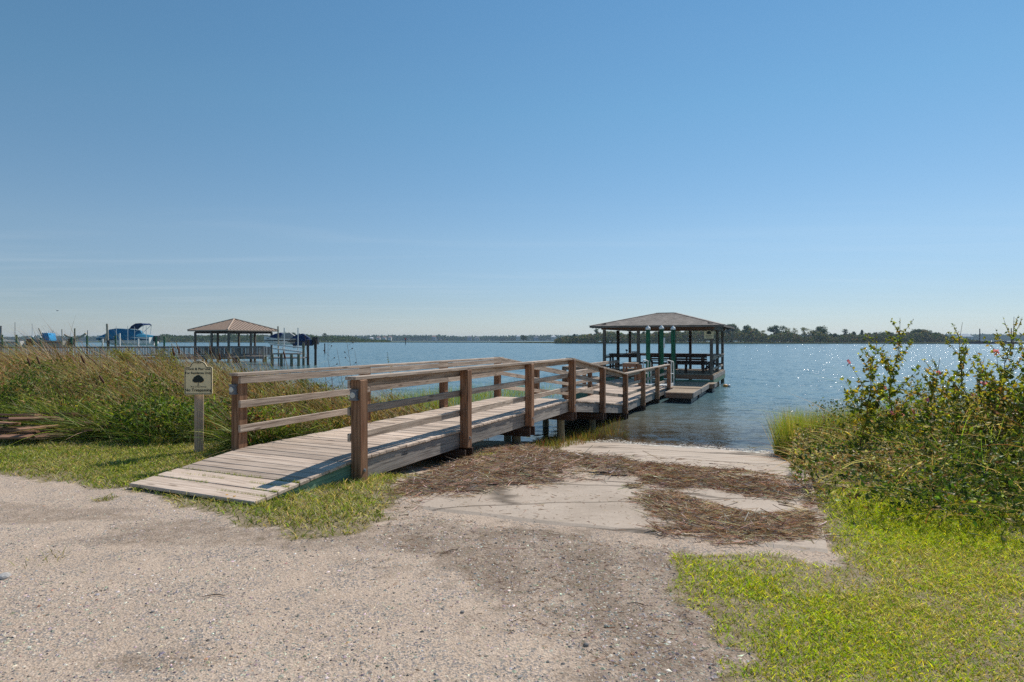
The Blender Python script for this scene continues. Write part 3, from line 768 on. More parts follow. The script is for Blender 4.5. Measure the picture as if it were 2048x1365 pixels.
for s_ in (24.8, 30.4):
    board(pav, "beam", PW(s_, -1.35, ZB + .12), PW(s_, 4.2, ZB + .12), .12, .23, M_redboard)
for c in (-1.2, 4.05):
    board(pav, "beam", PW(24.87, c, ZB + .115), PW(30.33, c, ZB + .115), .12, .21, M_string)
# roof
EAVE, RIDGE = 2.26, 3.0
r0s, r1s, r0c, r1c = 24.2, 31.0, -1.8, 4.65
rs, rcA, rcB = 27.6, 1.42 - .45, 1.42 + .45
M_shingle, n, l, b = nmat("roof_shingles")
tc = N_(n, "ShaderNodeTexCoord"); nz = N_(n, "ShaderNodeTexNoise", Scale=2.2, Detail=6.0, Roughness=.7); l.new(tc.outputs["Object"], nz.inputs["Vector"])
vv = N_(n, "ShaderNodeTexVoronoi", Scale=4.5); l.new(tc.outputs["Object"], vv.inputs["Vector"])
rr = ramp(n, [(.3, (.24, .20, .17)), (.7, (.48, .41, .35))]); l.new(nz.outputs[0], rr.inputs[0])
sv = N_(n, "ShaderNodeSeparateColor"); l.new(vv.outputs["Color"], sv.inputs[0])
l.new(mixc(n, l, .35, rr.outputs[0], sv.outputs[0], 'MULTIPLY'), b.inputs["Base Color"]); b.inputs["Roughness"].default_value = .9
roof = None
def slope(parent, name, A, B, Ct, D, rows, mat, step=.012, th=.03):
    """stepped courses between eave A-B and ridge D-C"""
    A, B, Ct, D = [np.array(v) for v in (A, B, Ct, D)]
    nrm = np.cross(B - A, D - A); nrm /= np.linalg.norm(nrm)
    if nrm[2] < 0: nrm = -nrm
    g = Geo()
    for k in range(rows):
        f0, f1 = k / rows, (k + 1) / rows
        p0, p1 = A + (D - A) * f0, B + (Ct - B) * f0; q0, q1 = A + (D - A) * f1, B + (Ct - B) * f1
        g.add([p0 + nrm * step, p1 + nrm * step, q1 + nrm * .001, q0 + nrm * .001, p0 - nrm * .002, p1 - nrm * .002], [[0, 1, 2, 3], [4, 5, 1, 0]])
    g.add([A - nrm * th, B - nrm * th, Ct - nrm * th, D - nrm * th], [[0, 1, 2, 3]])
    return obj(name, g.mesh(name, mat), parent)
E = [PW(r0s, r0c, EAVE), PW(r0s, r1c, EAVE), PW(r1s, r1c, EAVE), PW(r1s, r0c, EAVE)]
R_A, R_B = PW(rs, rcA, RIDGE), PW(rs, rcB, RIDGE)
roof = slope(pav, "roof", E[0], E[1], R_B, R_A, 22, M_shingle)
slope(roof, "roof_slope", E[1], E[2], R_B, R_B, 22, M_shingle); slope(roof, "roof_slope", E[2], E[3], R_A, R_B, 22, M_shingle); slope(roof, "roof_slope", E[3], E[0], R_A, R_A, 22, M_shingle)
for a, b_ in ((E[0], R_A), (E[1], R_B), (E[2], R_B), (E[3], R_A), (R_A, R_B)):
    board(roof, "hip_cap", Vector(a) + Vector((0, 0, .012)), Vector(b_) + Vector((0, 0, .012)), .18, .02, M_shingle)
for a, b_ in ((E[0], E[1]), (E[1], E[2]), (E[2], E[3]), (E[3], E[0])):
    board(roof, "eave_board", Vector(a) + Vector((0, 0, -.045)), Vector(b_) + Vector((0, 0, -.045)), .025, .09, M_pavpost)
for k in range(12):
    c = r0c + .35 + k * (r1c - r0c - .7) / 11
    for s_a, s_b in ((r0s + .02, 24.95), (r1s - .02, 30.25)):
        za = EAVE - .07; zb_ = EAVE - .07 + abs(s_b - s_a) * (RIDGE - EAVE) / 3.4
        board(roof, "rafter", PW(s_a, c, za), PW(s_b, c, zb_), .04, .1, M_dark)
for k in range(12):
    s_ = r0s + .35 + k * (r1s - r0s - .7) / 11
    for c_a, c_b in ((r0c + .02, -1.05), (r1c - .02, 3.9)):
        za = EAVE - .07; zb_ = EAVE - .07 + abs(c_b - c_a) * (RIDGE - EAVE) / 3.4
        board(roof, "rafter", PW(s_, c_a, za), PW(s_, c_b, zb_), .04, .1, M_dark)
# pavilion railings (back and both sides)
for h in (.30, .78):
    board(pav, "rail", PW(30.42, -1.2, ZPAV + h), PW(30.42, 4.05, ZPAV + h), .04, .11, M_redboard if h > .5 else M_dark)
board(pav, "cap_rail", PW(30.42, -1.3, ZPAV + .86), PW(30.42, 4.1, ZPAV + .86), .15, .035, M_post)
for c in (-1.22, 4.07):
    for h in (.25, .76):
        board(pav, "rail", PW(24.9, c, ZPAV + h), PW(30.3, c, ZPAV + h), .04, .10, M_rail)
    board(pav, "cap_rail", PW(24.9, c - .01, ZPAV + .86), PW(30.4, c - .01, ZPAV + .86), .15, .035, M_rail)
# sign on the pavilion's front post
def circ(cx, cz, r, n=20, a0=0, a1=2 * math.pi): return [(cx + r * math.cos(a0 + (a1 - a0) * i / (n - 1)), cz + r * math.sin(a0 + (a1 - a0) * i / (n - 1))) for i in range(n)]
def outline_sign(w, h, arch):
    """rectangle with rounded corners and an arched head; h excludes the arch"""
    o = []; r = .022
    o += circ(w / 2 - r, r, r, 5, -math.pi / 2, 0)
    o += circ(w / 2 - r, h - r, r, 5, 0, math.pi / 2)
    if arch > 0:
        ra = w * .29
        o += [(ra + .02, h), (ra + .004, h + .008)]
        o += circ(0, h, 1, 16, math.radians(8), math.radians(172)) and [(ra * math.cos(t), h + .006 + arch * math.sin(t)) for t in np.linspace(math.radians(8), math.radians(172), 16)]
        o += [(-ra - .004, h + .008), (-ra - .02, h)]
    o += circ(-w / 2 + r, h - r, r, 5, math.pi / 2, math.pi)
    o += circ(-w / 2 + r, r, r, 5, math.pi, 1.5 * math.pi)
    return o
def slab_from(outl, y0, y1, mat, name):
    n_ = len(outl); m = bpy.data.meshes.new(name)
    V = [(x, y0, z) for x, z in outl] + [(x, y1, z) for x, z in outl]
    m.from_pydata(V, [], [list(range(n_))[::-1], list(range(n_, 2 * n_))] + [[i, (i + 1) % n_, n_ + (i + 1) % n_, n_ + i] for i in range(n_)])
    m.materials.append(mat); return fix_normals(m)
def ring_from(outl, k, t, y, mat, name):
    o = np.array(outl); cen = np.array([0, o[:, 1].mean()])
    def inset(d):
        nx = np.roll(o, -1, 0) - np.roll(o, 1, 0); nx = nx / (np.linalg.norm(nx, axis=1)[:, None] + 1e-9)
        return o + np.stack([-nx[:, 1], nx[:, 0]], 1) * d
    a, b_ = inset(k), inset(k + t); n_ = len(o); m = bpy.data.meshes.new(name)
    m.from_pydata([(x, y, z) for x, z in a] + [(x, y, z) for x, z in b_], [], [[i, (i + 1) % n_, n_ + (i + 1) % n_, n_ + i] for i in range(n_)])
    m.materials.append(mat); return m
def text_mesh(body, size, mat, shear=0.0, bold=0.0):
    cu = bpy.data.curves.new("lettering", 'FONT'); cu.body = body; cu.size = size; cu.align_x = 'CENTER'; cu.shear = shear; cu.offset = bold
    cu.resolution_u = 3
    t = bpy.data.objects.new("tmp", cu); COL.objects.link(t)
    bpy.context.view_layer.update()
    m = bpy.data.meshes.new_from_object(t.evaluated_get(bpy.context.evaluated_depsgraph_get()))
    bpy.data.objects.remove(t); m.materials.clear(); m.materials.append(mat); m.name = "lettering"
    return m
R90 = Matrix.Rotation(math.radians(90), 4, 'X')
def emblem(mat, sc):
    g = Geo(); rr_ = random.Random(3)
    spots = [(0, .075, .035), (-.032, .062, .028), (.032, .062, .028), (-.05, .04, .024), (.05, .04, .024), (-.02, .045, .03), (.02, .045, .03), (-.045, .025, .016), (.045, .025, .016), (0, .05, .04), (-.025, .02, .014), (.025, .02, .014)]
    for k, (x, z, r) in enumerate(spots):
        a = np.arange(12) / 12 * 2 * math.pi
        V = [(x * sc, -.0002 * k, z * sc)] + [((x + r * (1 + .12 * math.sin(5 * t + k)) * math.cos(t)) * sc, -.0002 * k, (z + r * math.sin(t)) * sc) for t in a]
        g.add(V, [[0, 1 + i, 1 + (i + 1) % 12] for i in range(12)])
    g.add(np.array([(-.003, -.003, .02), (.003, -.003, .02), (.004, -.003, -.03), (-.004, -.003, -.03)]) * [sc, 1, sc], [[0, 1, 2, 3]])
    g.add(np.array([(-.02, -.003, -.036), (0, -.003, -.026), (.02, -.003, -.036), (0, -.003, -.031)]) * [sc, 1, sc], [[0, 1, 2, 3]])
    return g.mesh("tree_emblem", mat)
ps = empty("pavilion_sign", PW(24.71, -1.13, 1.72), "small tan sign with dark emblem high on the pavilion's front corner post", "sign")
Msg = Matrix.Translation(PW(24.66, -1.1, 1.62)) @ Matrix.Rotation(-.12, 4, 'Z')
obj("panel", slab_from([(-.22, 0), (.22, 0), (.22, .34), (.1, .34), (.06, .39), (-.06, .39), (-.1, .34), (-.22, .34)], 0, .012, M_sign, "panel"), ps, Msg)
obj("emblem", emblem(M_ink, 1.6), ps, Msg @ Matrix.Translation((0, -.004, .2)))
g = Geo()
for k, (wd, z) in enumerate(((.3, .15), (.34, .11), (.26, .06))): g.box((0, -.003, z), (wd, .002, .012))
obj("text_line", g.mesh("text_line", M_ink), ps, Msg)

# furniture in the pavilion and on the deck
def bench(label, sA, cA, sB, cB, zd, face, back=True):
    """slatted bench from A to B; face = +1/-1 side (towards +normal) where the seat opens"""
    a, b_ = PW(sA, cA, zd), PW(sB, cB, zd); d = (b_ - a).normalized(); nrm = Vector((-d.y, d.x, 0)) * face
    e = empty("slatted_bench", (a + b_) / 2, label, "bench", "dark benches under the pavilion roof")
    L = (b_ - a).length
    for k in range(3):
        o = nrm * (.06 + k * .14) + Vector((0, 0, .45)); board(e, "seat_slat", a + o, b_ + o, .12, .035, M_dark)
    if back:
        for k in range(3):
            o = nrm * (-.03 - k * .02) + Vector((0, 0, .56 + k * .13)); board(e, "back_slat", a + o, b_ + o, .03, .10, M_dark)
    for f_ in (.08, .5, .92):
        p = a + (b_ - a) * f_
        board(e, "leg", p + nrm * .36, p + nrm * .30 + Vector((0, 0, .43)), .08, .06, M_dark)
        board(e, "leg", p, p - nrm * .07 + Vector((0, 0, .88 if back else .43)), .08, .06, M_dark)
        board(e, "leg_brace", p + nrm * .38 + Vector((0, 0, .06)), p + nrm * .02 + Vector((0, 0, .4)), .04, .06, M_dark)
    return e
bench("long dark slatted bench with a backrest behind the white gangway rail", 25.6, -.9, 25.6, 1.05, ZPAV, 1)
bench("dark slatted bench along the pavilion's right-hand railing", 26.2, -.95, 29.6, -.95, ZPAV, 1)
bench("dark slatted bench along the pavilion's rear railing", 30.1, 3.0, 30.1, -.4, ZPAV, 1)
ct = empty("serving_counter", PW(25.6, 3.2, ZPAV), "long dark counter under the pavilion's left side", "counter")
board(ct, "counter_top", PW(25.4, 2.35, ZPAV + .93), PW(25.4, 3.9, ZPAV + .93), .6, .05, M_dark)
board(ct, "apron", PW(25.12, 2.4, ZPAV + .83), PW(25.12, 3.85, ZPAV + .83), .03, .14, M_dark)
for a, c in ((25.15, 2.42), (25.15, 3.83), (25.65, 2.42), (25.65, 3.83)):
    board(ct, "leg", PW(a, c, ZPAV), PW(a, c, ZPAV + .9), .09, .09, M_dark)
board(ct, "shelf", PW(25.4, 2.45, ZPAV + .3), PW(25.4, 3.8, ZPAV + .3), .5, .03, M_dark)
fc = empty("black_tap", PW(25.45, 3.05, ZPAV + .955), "small black tap standing on the dark counter", "tap")
g = Geo(); g.tube([(0, 0, 0), (0, 0, .14)], .018, 8); g.tube([(0, 0, .14), (-.03, -.02, .2), (-.06, -.05, .18)], .02, 8); obj("spout", g.mesh("spout", M_black, True), fc, wm(fc))
g = Geo(); g.tube([(0, 0, .13), (0, 0, .2)], .055, 8); obj("handle", g.mesh("handle", M_black, True), fc, wm(fc))
bw = obj("basin", None if False else (lambda g: (g.tube([(0, 0, 0), (0, 0, .05), (0, 0, .11), (0, 0, .12)], [.1, .16, .2, .19], 16), g.mesh("basin", M_white, True))[1])(Geo()), None, Matrix.Translation(PW(25.4, 2.62, ZPAV + .956)))
tag(bw, "pale round basin on the end of the dark counter", "basin")
tb_ = empty("work_table", PW(21.6, 1.75, ZLO), "small square wooden table on the dock behind the railing", "table")
board(tb_, "table_top", PW(21.35, 1.95, ZLO + .9), PW(21.95, 1.95, ZLO + .9), .62, .04, M_rail)
for a in (21.4, 21.9):
    for c in (1.69, 2.21): board(tb_, "leg", PW(a, c, ZLO), PW(a, c, ZLO + .88), .085, .085, M_post)
for a in (21.4, 21.9): board(tb_, "apron", PW(a - .05 * (1 if a < 21.6 else -1), 1.66, ZLO + .81), PW(a - .05 * (1 if a < 21.6 else -1), 2.24, ZLO + .81), .03, .14, M_redboard)
for c in (1.72, 2.18): board(tb_, "stretcher", PW(21.4, c, ZLO + .22), PW(21.9, c, ZLO + .22), .04, .08, M_post)
by = empty("crab_float", (pix(1452, 774, 0)[0], 0, 0), "orange and white float drifting by the pavilion corner", "float")
Yb = (CAMZ - WATER) * F / (774 - HOR); pb = pix(1452, 774, Yb); by.location = pb; WM[by.name] = Matrix.Translation(pb)
g = Geo(); g.tube([(-.14, 0, .03), (-.09, 0, .04), (.04, 0, .04), (.08, 0, .03)], [.03, .085, .085, .03], 10); obj("orange_half", g.mesh("orange_half", M_orange, True), by, wm(by))
g = Geo(); g.tube([(.085, 0, .03), (.11, 0, .04), (.2, 0, .04), (.24, 0, .03)], [.03, .08, .08, .02], 10); obj("white_half", g.mesh("white_half", M_white, True), by, wm(by))

# ------------------------------------------------------------------ the sign by the ramp
gp = G(398, 906); zg = float(zt(*gp))
sg = empty("dock_sign", (gp[0], gp[1], zg), "tan arched notice board on a square wooden post beside the pier ramp", "sign")
obj("post", box_mesh(1.3, .115, .115, M_signpost, .007), sg, Matrix.Translation((gp[0], gp[1], zg + .55)) @ Matrix.Rotation(.5, 4, 'Z') @ Matrix.Rotation(-math.pi / 2, 4, 'Y'))
Yp = gp[1] - .1
pz = lambda py: CAMZ - (py - HOR) / F * Yp
pw_ = 54.5 / F * Yp; zb0 = pz(790); zsh = pz(734); zto = pz(722)
MP = Matrix.Translation(((396.5 - 1024) / F * Yp, Yp, zb0)) @ Matrix.Rotation(.06, 4, 'Z')
ol = outline_sign(pw_, zsh - zb0, zto - zsh - .006)
panel = obj("panel", slab_from(ol, 0, .012, M_sign, "panel"), sg, MP)
obj("border", ring_from(ol, .008, .008, -.003, M_ink, "border"), panel, MP)
H_ = zsh - zb0
def put(body, size, z, shear=0, x=0, bold=0.0):
    obj("lettering", text_mesh(body, size, M_ink, shear, bold), panel, MP @ Matrix.Translation((x, -.004, z)) @ R90)
k_ = H_ / .376
put("Dock & Pier Use", .046 * k_, H_ - .045 * k_, bold=.0007); put("For Residents Only", .043 * k_, H_ - .098 * k_, bold=.0007)
obj("tree_emblem", emblem(M_ink, 1.02 * k_), panel, MP @ Matrix.Translation((0, -.004, .155 * k_)))
put("Pine Tree Pointe", .03 * k_, .098 * k_, .35); put("No Trespassing", .056 * k_, .045 * k_, bold=.0008)
g = Geo()
for sx in (-1, 1):
    for r, x, z in ((.012, .014, 0), (.009, .034, .002)):
        t = np.linspace(0, 5.2, 14); g.tube(np.stack([sx * (x + r * np.cos(t)), np.full(14, -.005), z + r * np.sin(t)], 1), .0022, 5)
obj("scroll_ornament", g.mesh("scroll_ornament", M_ink), panel, MP @ Matrix.Translation((0, 0, H_ + .055 * k_)))

# ------------------------------------------------------------------ loose things on the ground
def slabz(x, y):
    """height of the walking surface: slabs lie a little proud of the ground"""
    on = inpoly(x, y, [qa, qb, qc2, qd2])
    return zt(x, y) + np.where(on, SLAB_UP, 0)

def pebbles(g, x, y, r, col, sink=.35):
    N = len(x); z = slabz(x, y)
    o = np.array([[1, 0, 0], [-1, 0, 0], [0, 1, 0], [0, -1, 0], [0, 0, 1], [0, 0, -1.]])
    sc = r[:, None, None] * (1 + rng.uniform(-.35, .35, (N, 6, 1))) * np.array([1, 1, .45])
    a = rng.uniform(0, 6.28, N); R = np.zeros((N, 3, 3)); R[:, 0, 0] = np.cos(a); R[:, 0, 1] = -np.sin(a); R[:, 1, 0] = np.sin(a); R[:, 1, 1] = np.cos(a); R[:, 2, 2] = 1
    V = np.einsum('nij,nkj->nki', R, o[None] * sc + rng.normal(0, .12, (N, 6, 3)) * r[:, None, None])
    V = V + np.stack([x, y, z + r * (.12 - sink * .6)], 1)[:, None]
    f = np.array([[0, 2, 4], [2, 1, 4], [1, 3, 4], [3, 0, 4], [2, 0, 5], [1, 2, 5], [3, 1, 5], [0, 3, 5]])
    g.add(V.reshape(-1, 3), (f[None] + (np.arange(N) * 6)[:, None, None]).reshape(-1, 3), np.repeat(col, 6, 0))
STONE = [(.40, .35, .295), (.26, .24, .215), (.52, .455, .375), (.33, .28, .235), (.66, .58, .49), (.40, .25, .16), (.17, .155, .145)]
def lotpts(n_, y0, y1, pw=1.0):
    y = y0 + (y1 - y0) * rng.random(n_) ** pw; x = rng.uniform(-1, 1, n_) * (y * .93 + .3); return x, y
x, y = lotpts(95000, 2.3, 8.2, 1.25)
keep = ~(mask(LAWN_R, x, y, .16, 2.2, 41) | mask(LAWN_L, x, y, .16, 2.2, 43) | inpoly(x, y, [qa, qb, qc2, qd2])) & (y < 7.4)
br = mask(BROWN, x, y, .25, 2, 2); pt = fnoise(x, y, 1.7, 21)
keep &= (rng.random(len(x)) < np.where(br, .95, .35 + .65 * sstep(.38, .60, pt)))
x, y, br = x[keep], y[keep], br[keep]
r = rng.lognormal(math.log(.0058), .42, len(x)) * np.where(br, 1.2, 1.0); r = np.clip(r, .003, .015)
g = Geo(); pebbles(g, x, y, r, pick(STONE, len(x), .25, [3, 3.5, 2.5, 2, 2.5, .8, 2]))
gv = obj("gravel", g.mesh("gravel", M_stone)); tag(gv, "grey gravel strewn over the sandy lot", "gravel", None, "stuff")
for px_, py_, r_, lab, c_ in ((8, 1157, .035, "pale pointed stone at the left edge of the gravel lot", (.5, .47, .44)), (925, 1226, .012, "dark round stone, largest of the little heap on the gravel", (.24, .22, .20)),
                          (1172, 1293, .014, "lone dark stone on the brown gravel near the lawn", (.20, .19, .18)), (1212, 1255, .012, "grey egg-shaped stone on the brown gravel", (.25, .24, .22)), (306, 1226, .011, "dark flat stone on the pale sand", (.28, .26, .24))):
    p = G(px_, py_); m_ = bmesh.new(); bmesh.ops.create_icosphere(m_, subdivisions=2, radius=r_)
    for v in m_.verts:
        k = 1 + .28 * (vnoise(v.co.x / r_ * 1.3 + px_, v.co.y / r_ * 1.3 + v.co.z / r_, 1, 4) - .5); v.co *= float(k); v.co.z *= .72
    me = bpy.data.meshes.new("stone"); m_.to_mesh(me); m_.free(); me.materials.append(flat("stone_grey_%d" % px_, c_, .85, .2, 0, .3))
    tag(obj("stone", me, None, Matrix.Translation((p[0], p[1], float(zt(*p)) + r_ * .3))), lab, "stone", "larger stones on the gravel lot")

# ------------------------------------------------------------------ wrack: mats of dead reed
WRP = [(.42, .26, .17), (.54, .39, .29), (.20, .11, .075), (.68, .55, .43), (.32, .17, .115)]
def bbox(P): P = np.array(P); return P[:, 0].min(), P[:, 0].max(), P[:, 1].min(), P[:, 1].max()
def sample(P, n_, jit=.1, seed=0, sc=2.5):
    x0, x1, y0, y1 = bbox(P); X, Y = [], []; tot = 0
    for _ in range(60):
        x = rng.uniform(x0 - .3, x1 + .3, n_ * 2); y = rng.uniform(y0 - .3, y1 + .3, n_ * 2)
        k = mask(P, x, y, jit, sc, seed); X.append(x[k]); Y.append(y[k]); tot += k.sum()
        if tot >= n_: break
    return np.concatenate(X)[:n_], np.concatenate(Y)[:n_]
def edge_dist(P, x, y):
    P = np.array(P); d = np.full(len(x), 9.)
    for i in range(len(P)):
        a, b_ = P[i - 1], P[i]; ab = b_ - a; t = np.clip(((x - a[0]) * ab[0] + (y - a[1]) * ab[1]) / (ab @ ab + 1e-9), 0, 1)
        d = np.minimum(d, np.hypot(x - a[0] - t * ab[0], y - a[1] - t * ab[1]))
    return d
def wrack(P, n_, hmax, lab, seed, ang, wts=None):
    g = Geo()
    mh = lambda x, y: hmax * sstep(0, .45, edge_dist(P, x, y)) * (.35 + .9 * fnoise(x, y, 2.4, seed))
    x0, x1, y0, y1 = bbox(P); cs = .05
    gx, gy = np.arange(x0, x1, cs), np.arange(y0, y1, cs); X, Y = np.meshgrid(gx, gy); X, Y = X.ravel(), Y.ravel()
    k = mask(P, X, Y, .1, 2.5, seed) & (edge_dist(P, X, Y) > .10) & (fnoise(X, Y, 2.1, seed + 3) > .45); X, Y = X[k], Y[k]
    # soft mound under the straw
    idx = {}
    ii = np.round((X - x0) / cs).astype(int); jj = np.round((Y - y0) / cs).astype(int)
    Z = slabz(X, Y) + mh(X, Y) * .8 - .004
    for n0, (a, b_) in enumerate(zip(ii, jj)): idx[(a, b_)] = n0
    q = [(idx[(a, b_)], idx[(a + 1, b_)], idx[(a + 1, b_ + 1)], idx[(a, b_ + 1)]) for a, b_ in zip(ii, jj) if (a + 1, b_) in idx and (a + 1, b_ + 1) in idx and (a, b_ + 1) in idx]
    g.add(np.stack([X, Y, Z], 1), np.array(q), pick([(.20, .14, .105), (.27, .2, .15)], len(X), .2))
    x, y = sample(P, n_, .15, seed); kk = rng.random(len(x)) < np.clip(.12 + edge_dist(P, x, y) / .32, 0, 1) * (.16 + .84 * sstep(.36, .52, fnoise(x, y, 2.1, seed + 3))); x, y = x[kk], y[kk]; n_ = len(x)
    L = rng.lognormal(math.log(.13), .5, n_); w = rng.uniform(.004, .0085, n_)
    a = rng.normal(ang, .75, n_) + np.where(rng.random(n_) < .5, math.pi, 0)
    d = np.stack([np.cos(a), np.sin(a), rng.normal(0, .20, n_) + .03], 1)
    z = slabz(x, y) + mh(x, y) * rng.uniform(.6, 1.05, n_) + .006
    base = np.stack([x, y, z], 1) - d * (L / 2)[:, None]
    ribbons(g, base, d, rng.normal(0, .10, (n_, 3)) * [1, 1, .5], L, w, 2, pick(WRP, n_, .3, wts))
    o = obj("wrack", g.mesh("wrack", M_straw)); tag(o, lab, "dead reeds", "mats of dead reed on the boat ramp", "stuff")

wrack(WR_A, 26000, .11, "mat of dead brown reeds beside the pier, the largest of the three", 31, .5, [2, 3, 1.5, 2.5, 1])
wrack(WR_B, 9500, .03, "band of dead brown reeds lying across the ramp near the water", 33, -.15)
wrack(WR_C, 13500, .035, "mat of dead reeds on the ramp's right side by the lawn", 35, -.2, [2, 3, 1, 3, 1])
g = Geo(); n_ = 5200                                  # stray straws
x, y = sample(GP((700, 1040), (1000, 980), (1500, 1000), (1650, 1110), (1480, 1365), (1100, 1365), (720, 1120)), n_, .2, 5)
n_ = len(x); kk = rng.random(n_) < .25 + .75 * mask(BROWN, x, y, .2, 2, 2); x, y = x[kk], y[kk]; n_ = len(x); L = rng.lognormal(math.log(.035), .6, n_); a = rng.uniform(0, 6.28, n_); d = np.stack([np.cos(a), np.sin(a), rng.normal(0, .05, n_)], 1)
ribbons(g, np.stack([x, y, slabz(x, y) + .004], 1), d, rng.normal(0, .12, (n_, 3)) * [1, 1, .1], L, rng.uniform(.002, .005, n_), 2, pick(WRP, n_, .25))
x, y = sample(GP((1000, 905), (1150, 905), (1560, 935), (1540, 955), (1200, 930)), 260, .2, 5)
n_ = len(x); L = rng.uniform(.03, .2, n_); a = rng.normal(-.1, .5, n_); d = np.stack([np.cos(a), np.sin(a), a * 0], 1)
ribbons(g, np.stack([x, y, slabz(x, y) + .004], 1), d, rng.normal(0, .12, (n_, 3)) * [1, 1, 0], L, rng.uniform(.003, .009, n_), 2, pick(WRP, n_, .25))
tag(obj("scattered_straw", g.mesh("scattered_straw", M_straw)), "stray straws and twigs scattered over gravel and ramp", "straw", None, "stuff")
for px_, py_, L_, a_, lab in ((1275, 1212, .12, -.35, "short dark stick on the brown gravel by the lawn"), (900, 1105, .16, .7, "bent dark twig at the edge of the concrete ramp"), (430, 1195, .14, .08, "thin curved twig lying on the pale gravel")):
    p = G(px_, py_); z = float(slabz(np.array([p[0]]), np.array([p[1]]))[0]) + .008
    t = np.linspace(-.5, .5, 6); g = Geo()
    g.tube(np.stack([p[0] + np.cos(a_) * L_ * t, p[1] + np.sin(a_) * L_ * t + .12 * L_ * np.cos(t * 5), z + 0 * t], 1), [.002, .003, .0035, .003, .0025, .001], 6, (.16, .11, .08))
    tag(obj("twig", g.mesh("twig", M_stem, True)), lab, "twig")

# ------------------------------------------------------------------ lawns
def lawn(P, n_, name, lab, pal, wts, l0, l1, w, seed, thin=None, jit=.16):
    x, y = sample(P, n_, jit, seed, 2.2); n_ = len(x)
    ed = edge_dist(P, x, y); k = rng.random(n_) < np.clip(.10 + ed / (.85 if seed == 41 else .55), 0, 1) * (.35 + .65 * sstep(.28, .5, fnoise(x, y, 1.6, seed + 4)))
    if thin is not None: k &= thin(x, y)
    sx = (x - P0[0]) * DS[0] + (y - P0[1]) * DS[1]; sy = (x - P0[0]) * DC[0] + (y - P0[1]) * DC[1]
    k &= ~((sx > S_FRONT - .01) & (sx < 20) & (sy > .06) & (sy < WID - .04))
    k &= ~(inpoly(x, y, [qa, qb, qc2, qd2]) & (edge_dist([qa, qb, qc2, qd2], x, y) > .10))
    x, y = x[k], y[k]; n_ = len(x)
    z = zt(x, y); a = rng.uniform(0, 6.28, n_); ln = rng.uniform(.15, .9, n_)
    d = np.stack([np.cos(a) * ln, np.sin(a) * ln, np.ones(n_)], 1)
    L = rng.uniform(l0, l1, n_) * (.6 + .8 * fnoise(x, y, 1.1, seed + 7)); ww = w * rng.uniform(.7, 1.3, n_) * (.8 + y * .06)
    bend = np.stack([np.cos(a), np.sin(a), -np.ones(n_)], 1) * rng.uniform(.1, .5, (n_, 1))
    pat = sstep(.35, .65, fnoise(x, y, .9, seed + 11))[:, None]
    c = pick(pal, n_, .3, wts); dry = pick([(.52, .41, .19), (.42, .31, .16), (.62, .53, .31)], n_, .2)
    c = np.where((rng.random((n_, 1)) < .07 + .34 * (1 - pat)), dry, c)
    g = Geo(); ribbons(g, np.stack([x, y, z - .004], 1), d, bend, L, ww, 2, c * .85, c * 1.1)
    o = obj(name, g.mesh(name, M_grass)); tag(o, lab, "grass", None, "stuff"); return o
GR = [(.32, .42, .012), (.50, .55, .02), (.15, .24, .010), (.66, .60, .06)]
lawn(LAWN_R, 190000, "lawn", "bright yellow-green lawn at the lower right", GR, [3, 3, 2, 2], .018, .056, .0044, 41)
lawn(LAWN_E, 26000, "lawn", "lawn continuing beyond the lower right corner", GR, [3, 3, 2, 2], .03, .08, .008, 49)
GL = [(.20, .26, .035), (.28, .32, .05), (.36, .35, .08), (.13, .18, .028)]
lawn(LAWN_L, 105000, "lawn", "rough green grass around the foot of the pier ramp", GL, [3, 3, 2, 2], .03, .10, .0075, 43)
lawn(TUFT, 5200, "grass_tuft", "bright green grass tuft growing in the dead reeds by the pier", GR, [3, 3, 2, 1], .06, .14, .006, 45, jit=.05)
TU = GP((30, 1128), (130, 1098), (160, 1105), (120, 1128), (50, 1140))
lawn(TU, 420, "grass_tuft", "small dry grass tuft alone on the gravel at far left", [(.30, .27, .08), (.2, .2, .05)], None, .03, .09, .005, 47, jit=.03)
g = Geo(); n_ = 2600                                  # grass growing through the lowest ramp boards
s_ = S_FRONT + PITCH * rng.integers(1, 5, n_) - .003; c = np.clip(rng.normal(.55, .55, n_), .08, 1.8) * np.where(rng.random(n_) < .7, 1, 1.6); c = np.clip(c, .08, 1.8)
k = vnoise(c * 3, s_ * 7, 1, 2) > .42; s_, c = s_[k], c[k]; n_ = len(s_)
p = P0[None] + DS[None] * s_[:, None] + DC[None] * c[:, None]; z = np.array([zdeck(v) for v in s_]) - .02
d = np.stack([rng.normal(0, .5, n_), rng.normal(0, .5, n_), np.ones(n_)], 1)
ribbons(g, np.column_stack([p, z]), d, rng.normal(0, .2, (n_, 3)), rng.uniform(.02, .05, n_), rng.uniform(.003, .006, n_), 2, pick(GL, n_, .2))
tag(obj("grass_in_gaps", g.mesh("grass_in_gaps", M_grass)), "grass sprouting between the lowest ramp boards", "grass", None, "stuff")
